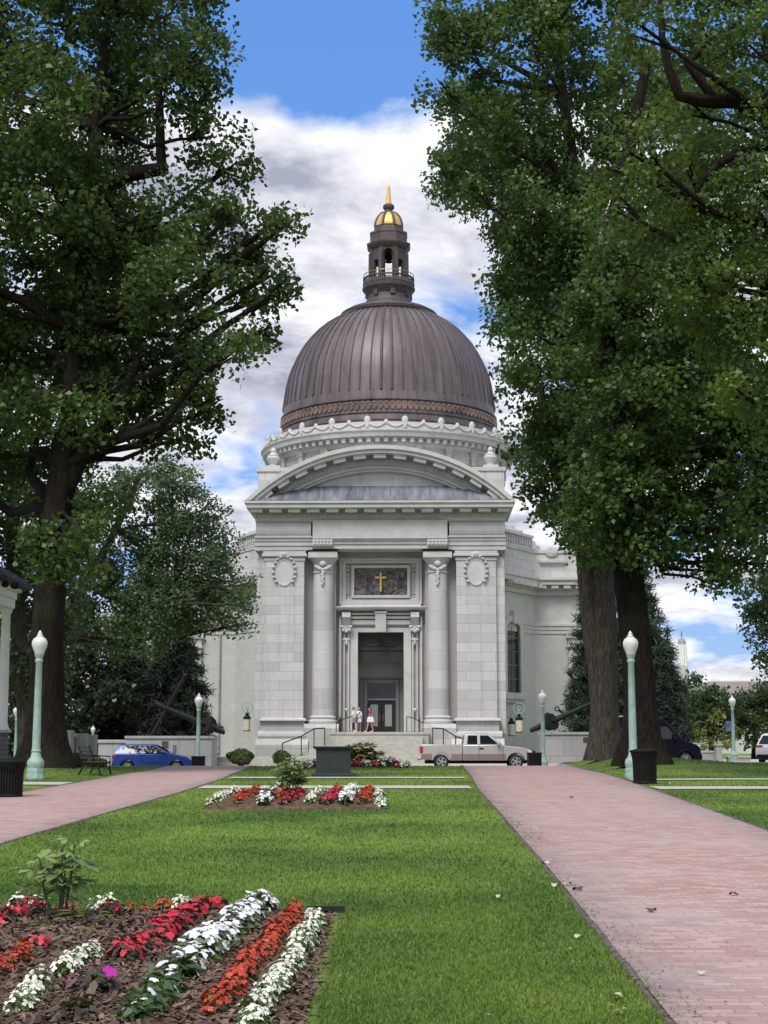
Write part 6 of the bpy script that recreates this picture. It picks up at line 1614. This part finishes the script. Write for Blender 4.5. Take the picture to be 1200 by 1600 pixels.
row('crimson', gp((338,1424),(310,1438),(285,1455),(258,1476),(225,1500),(180,1522)), .155, 'crimson impatiens in the line left of the white impatiens of the front bed', 'crimson impatiens, middle line of the front bed', 1.15)
row('cream', gp((290,1421),(268,1426)), .14, 'cream begonia behind the crimson impatiens at the back of the front bed', 'cream begonias at the back of the front bed', .95)
row('scarlet', gp((252,1424),(228,1427),(200,1430),(185,1432)), .15, 'orange red begonia along the back edge of the front bed', 'orange red begonias at the back of the front bed', .95)
row('crimson', gp((178,1440),(160,1442)), .2, 'crimson impatiens at the left end of the orange red begonias', 'crimson impatiens behind the bare mulch', .95)
row('cream', gp((172,1420),(150,1424),(128,1428)), .16, 'cream begonia at the back, just right of the tall leafy plant', 'cream begonias by the tall leafy plant', 1.0)
row('crimson', gp((105,1422),(82,1424)), .22, 'crimson impatiens at the foot of the tall leafy plant', 'crimson impatiens by the tall leafy plant', .9)
row('white', gp((55,1420),(30,1425),(5,1430)), .2, 'white impatiens at the far left corner of the front bed', 'white impatiens at the left corner', 1.0)
row('crimson', gp((60,1432),(35,1442),(10,1452),(-12,1462)), .2, 'crimson impatiens in front of the far left white impatiens', 'crimson impatiens at the left corner', 1.0)
row('crimson', gp((58,1495),(44,1503)), .2, 'crimson impatiens topping the short red line at the left edge', 'crimson impatiens, short left line', .95)
row('scarlet', gp((40,1514),(22,1524),(0,1538),(-18,1550)), .15, 'scarlet begonia in the short red line at the left edge', 'scarlet begonias, short left line', 1.0)
row('cream', gp((145,1510),(122,1526),(88,1548)), .16, 'cream begonia in the left cream line, behind the purple flower', 'cream begonias, left line behind the purple flower', 1.05)
row('cream', gp((62,1560),(36,1590),(14,1612)), .2, 'cream begonia standing apart at the near end of the left line', 'cream begonias, near end of the left line', 1.05)
plant('purple', *gp((145,1570))[0], 'impatiens with vivid purple flowers and bronze leaves', 'purple impatiens', 1.2)
plant('bare', *gp((115,1612))[0], 'flowerless bronze leaved plant in front of the purple flower', 'flowerless impatiens', 1.1)
# middle bed, seen across the lawn: eight lines running away from the viewer
B2 = [('cream', -2.95, 'cream begonia in the outer left line of the middle bed'), ('scarlet', -2.55, 'scarlet begonia in the second line of the middle bed'), ('white', -2.1, 'white impatiens in the left white line of the middle bed'), ('crimson', -1.65, 'crimson impatiens in the left crimson line of the middle bed'),
      ('cream', -1.25, 'cream begonia in the central line of the middle bed'), ('crimson', -.95, 'crimson impatiens in the right crimson line of the middle bed'), ('white', -.62, 'white impatiens in the right white line of the middle bed'), ('scarlet', -.32, 'scarlet begonia in the last red line of the middle bed'), ('cream', -.08, 'cream begonia in the outer right line of the middle bed')]
for k, (kd, x, lab) in enumerate(B2):
    y0 = 27.0 if x < -2.4 else 26.9
    row(kd, [(x, y0), (x+.02, 31.2)], .5 if kd in ('white', 'crimson') else .42, lab, lab.split(' in ')[1]+', '+lab.split(' in ')[0], 1.3 if kd in ('white', 'crimson') else 1.3, .06)
row('scarlet', [(-1.95, 28.0), (-1.85, 30.5)], .4, 'scarlet begonia among the bare mulch of the middle bed', 'scarlet begonias inside the middle bed', 1.2)
# far bed behind the pedestal
for kd, xs, lab in (('white', (-2.55, -2.3), 'white impatiens left of the dark pedestal'), ('crimson', (-2.05, -1.8), 'crimson impatiens left of the dark pedestal'), ('crimson', (-.85, -.6), 'crimson impatiens right of the dark pedestal, under the yellow green bush'), ('cream', (-.42, -.3), 'cream begonia right of the dark pedestal'), ('crimson', (-.12, .02), 'crimson impatiens between cream and white plants right of the pedestal'), ('white', (.12, .3, .45), 'white impatiens in the far bed beyond the pedestal'), ('scarlet', (.62, .72), 'scarlet begonia near the right end of the far bed'), ('cream', (.9, 1.02), 'cream begonia at the right end of the far bed')):
    for x in xs:
        xw = x-1.0+.5
        plant(kd, xw+.25, 55.4, lab, 'far bed, '+lab, 2.0)
        plant(kd, xw+.3, 56.2, lab, 'far bed, '+lab, 2.0)
# ------------------------------------------------------------------ taller leafy plants
LOBE = [(0, 0), (.22, .13), (.55, .23), (1.0, 0), (.55, -.23), (.22, -.13)]
def leafy(name, label, x, y, stems, mt, lobes, ls, seed, z=None):
    E = thing(name, label, 'plant', (x, y, (bz(x, y) if z is None else z)-.02)); rr = random.Random(seed); m = MB(); V = []; Fq = []; v = []
    for (dx, dy, ht, nl) in stems:
        p0, p1, p2 = Vector((dx*.35, dy*.35, 0)), Vector((dx*.8, dy*.8, ht*.55)), Vector((dx, dy, ht)); m.tube([p0, p1, p2], [.011*ls/.1, .008*ls/.1, .005*ls/.1], 6)
        for k in range(nl):
            t = .45+.55*k/(nl-1); p = p1.lerp(p2, (t-.5)*2) if t > .5 else p0.lerp(p1, t*2); a = k*2.4+rr.uniform(-.4, .4); el = rr.uniform(.0, .5) if t < .9 else rr.uniform(.3, .9); L_ = ls*rr.uniform(.8, 1.25)*(1.15-.5*(t > .93))
            d = Vector((math.cos(a)*math.cos(el), math.sin(a)*math.cos(el), math.sin(el))); q = p+d*L_*.75; m.tube([p, p.lerp(q, .5)+Vector((0, 0, .01)), q], [.004*ls/.1, .003*ls/.1, .002*ls/.1], 5)
            side = d.cross(Vector((0, 0, 1))).normalized(); up = side.cross(d).normalized(); tone = min(1, max(0, rr.gauss(.45, .15)+(.5 if t > .9 else 0)))
            for j in range(lobes):
                th = (j-(lobes-1)/2)*(.62 if lobes > 1 else 0); dl = (d*math.cos(th)+side*math.sin(th)); dl = (dl+Vector((0, 0, -.30-.1*abs(j-(lobes-1)/2)))).normalized(); sl = dl.cross(up).normalized(); s = L_*(1.25 if abs(th) < .1 else 1.0)
                o = len(V); V += [tuple(q+dl*s*u+sl*s*w_+up*(.02*s if w_ else (-.10*s if u > .9 else 0))) for u, w_ in LOBE]; Fq.append(tuple(range(o, o+6))); v.append(min(1, max(0, tone+rr.gauss(0, .06))))
    m.build('stem', M['stem'], E, smooth=60); np_mesh('foliage', V, Fq, mt, E, v=v); return E
M['stem'] = mat('plant_stem', (.05, .06, .03), .6); M['leafT'] = leafmat('castor_leaves', (.09, .16, .07), (.33, .44, .16), .35, .45, 3, (.30, .36, .10)); M['leafT2'] = leafmat('olive_bush_leaves', (.11, .13, .035), (.38, .40, .11), .3, .5, 2, (.30, .20, .08))
x, y = gp((92, 1447))[0]
leafy('tall_leafy_plant', 'tall plant with big pointed lobed leaves standing in the front bed', x, y, [(.10, .0, .57, 10), (.0, .05, .54, 9), (-.16, .02, .43, 8), (.04, -.03, .36, 6)], M['leafT'], 5, .115, 3)
x, y = gp((72, 1462))[0]; leafy('young_plant', 'single dark stem with low leaves left of the tall leafy plant', x, y, [(0, 0, .22, 3), (.03, 0, .05, 6)], M['leafT'], 1, .07, 5)
x, y = gp((135, 1458))[0]; leafy('young_plant', 'bright green seedling rosette in front of the tall leafy plant', x, y, [(0, 0, .10, 9)], M['leafY'], 1, .09, 6)
x, y = gp((118, 1482))[0]; leafy('young_plant', 'pale small seedling on bare mulch above the left cream begonias', x, y, [(0, 0, .07, 7)], M['leafT'], 1, .07, 7)
x, y = gp((180, 1456))[0]; leafy('young_plant', 'tiny seedling on bare mulch right of the bright rosette', x, y, [(0, 0, .04, 5)], M['leafY'], 1, .04, 8)
x, y = gp((508, 1478))[0]; leafy('weed_plant', 'small weed between the cream begonias and the right bed edge', x, y, [(0, 0, .04, 6)], M['leafT'], 1, .05, 9)
leafy('leafy_bush', 'green bush with upright leafy stems in the middle bed', -1.75, 29.5, [(.2*math.cos(k*1.1)*(.3+.1*k), .2*math.sin(k*1.1), 0.74-.05*k, 16) for k in range(8)], M['leafT'], 3, .12, 12)
leafy('leafy_bush', 'yellow green bush in the far bed, right of the pedestal', -.95, 56.6, [(.55*math.cos(k*.9)*(.3+.1*k), .3*math.sin(k*.9), .74-.04*k, 16) for k in range(9)], M['leafT2'], 3, .28, 13)
# ------------------------------------------------------------------ fallen leaves
M['litter'] = mat('dry_leaf', (.30, .25, .12), .7, 0, .3, 30); M['litterg'] = mat('pale_leaf', (.42, .46, .24), .6, 0, .2, 30); M['litterb'] = mat('brown_leaf', (.07, .05, .035), .8, 0, .3, 30)
rr = random.Random(21)
def fallen(px, py, s, mt, where, dz=.03):
    p = G(px, py); m = MB(); a0 = rr.uniform(0, 6.28); vs = []; n = 10
    for k in range(n):
        a = 2*PI*k/n; r_ = s*(.55+.45*abs(math.cos(1.5*a)))*rr.uniform(.85, 1.1); vs.append((r_*math.cos(a+a0), r_*math.sin(a+a0)*.8, s*.35*math.sin(2*a+1)+.004))
    m.add(vs+[(0, 0, .012)], [(k, (k+1) % n, n) for k in range(n)]); o = m.build('fallen_leaf', mt, None, loc=(p.x, p.y, p.z+dz)); return o
PT = [(964,1566,.05,'litterg','large pale fallen leaf on the grass near the lower edge'),(868,1388,.055,'litterg','pale curled leaf at the path edge, left of a dark one'),(902,1394,.06,'litterb','dark curled leaf on the bricks beside a pale one'),(852,1352,.05,'litterg','pale leaf at the path edge farther up from the curled pair'),(888,1386,.05,'litter','tan leaf between the pale and dark curled leaves'),
      (780,1406,.04,'litterg','small pale leaf alone in the middle of the lawn'),(893,1248,.05,'litterb','dark leaf alone on the bright far bricks'),(1146,1402,.045,'litterb','dark leaf far out on the right side of the bricks'),(1018,1428,.05,'litterb','thin dark leaf on the bricks by a second one'),(905,1470,.04,'litterg','pale scrap among clover near the path edge'),
      (1096,1528,.03,'litterg','pale fleck on the bricks near the lower right corner'),(753,1305,.05,'litterb','dark leaf on the far lawn near the path'),(965,1590,.03,'litter','tan scrap below the large pale leaf'),(1044,1226,.08,'litterg','bright pale leaf on the grass right of the slatted bin')]
for px, py, s, mt, lab in PT: tag(fallen(px, py, s, M[mt], lab), lab, 'fallen leaf', 'fallen leaves')
# grit, twigs and clippings along the path edge and clover heads on the lawn: too many to count
V = []; Fq = []; v = []
for k in range(2600):
    if k < 1500:
        y = 7+40*rr.random()**2.2; x = interp(RL, y)+abs(rr.gauss(0, .16))-.05
    elif k < 1900: y = 8+50*rr.random()**2; x = interp(RL, y)+rr.random()*(interp(RR, y)-interp(RL, y))
    else:
        y = 7+24*rr.random()**1.4; x = -4+rr.random()*5.5
        if not in_lawn(x, y): continue
    z = h(x, y)+(.022 if k < 1900 else .035); s = rr.uniform(.006, .02)*(1 if y < 20 else 1.7)*(1 if k < 1900 else .75); a = rr.uniform(0, 6.28); o = len(V)
    for j in range(4): b_ = a+j*PI/2; q = s if j % 2 else s*rr.uniform(.3, .7); V.append((x+q*math.cos(b_), y+q*math.sin(b_), z+rr.uniform(0, .008)))
    Fq.append((o, o+1, o+2, o+3)); v.append(rr.random()*.6 if k < 1900 else rr.uniform(.7, 1))
M['grit'] = leafmat('leaf_litter', (.05, .035, .025), (.42, .38, .24), 0, .9, 3, (.25, .2, .1))
struct(np_mesh('leaf_litter', V, Fq, M['grit'], v=v), 'stuff')
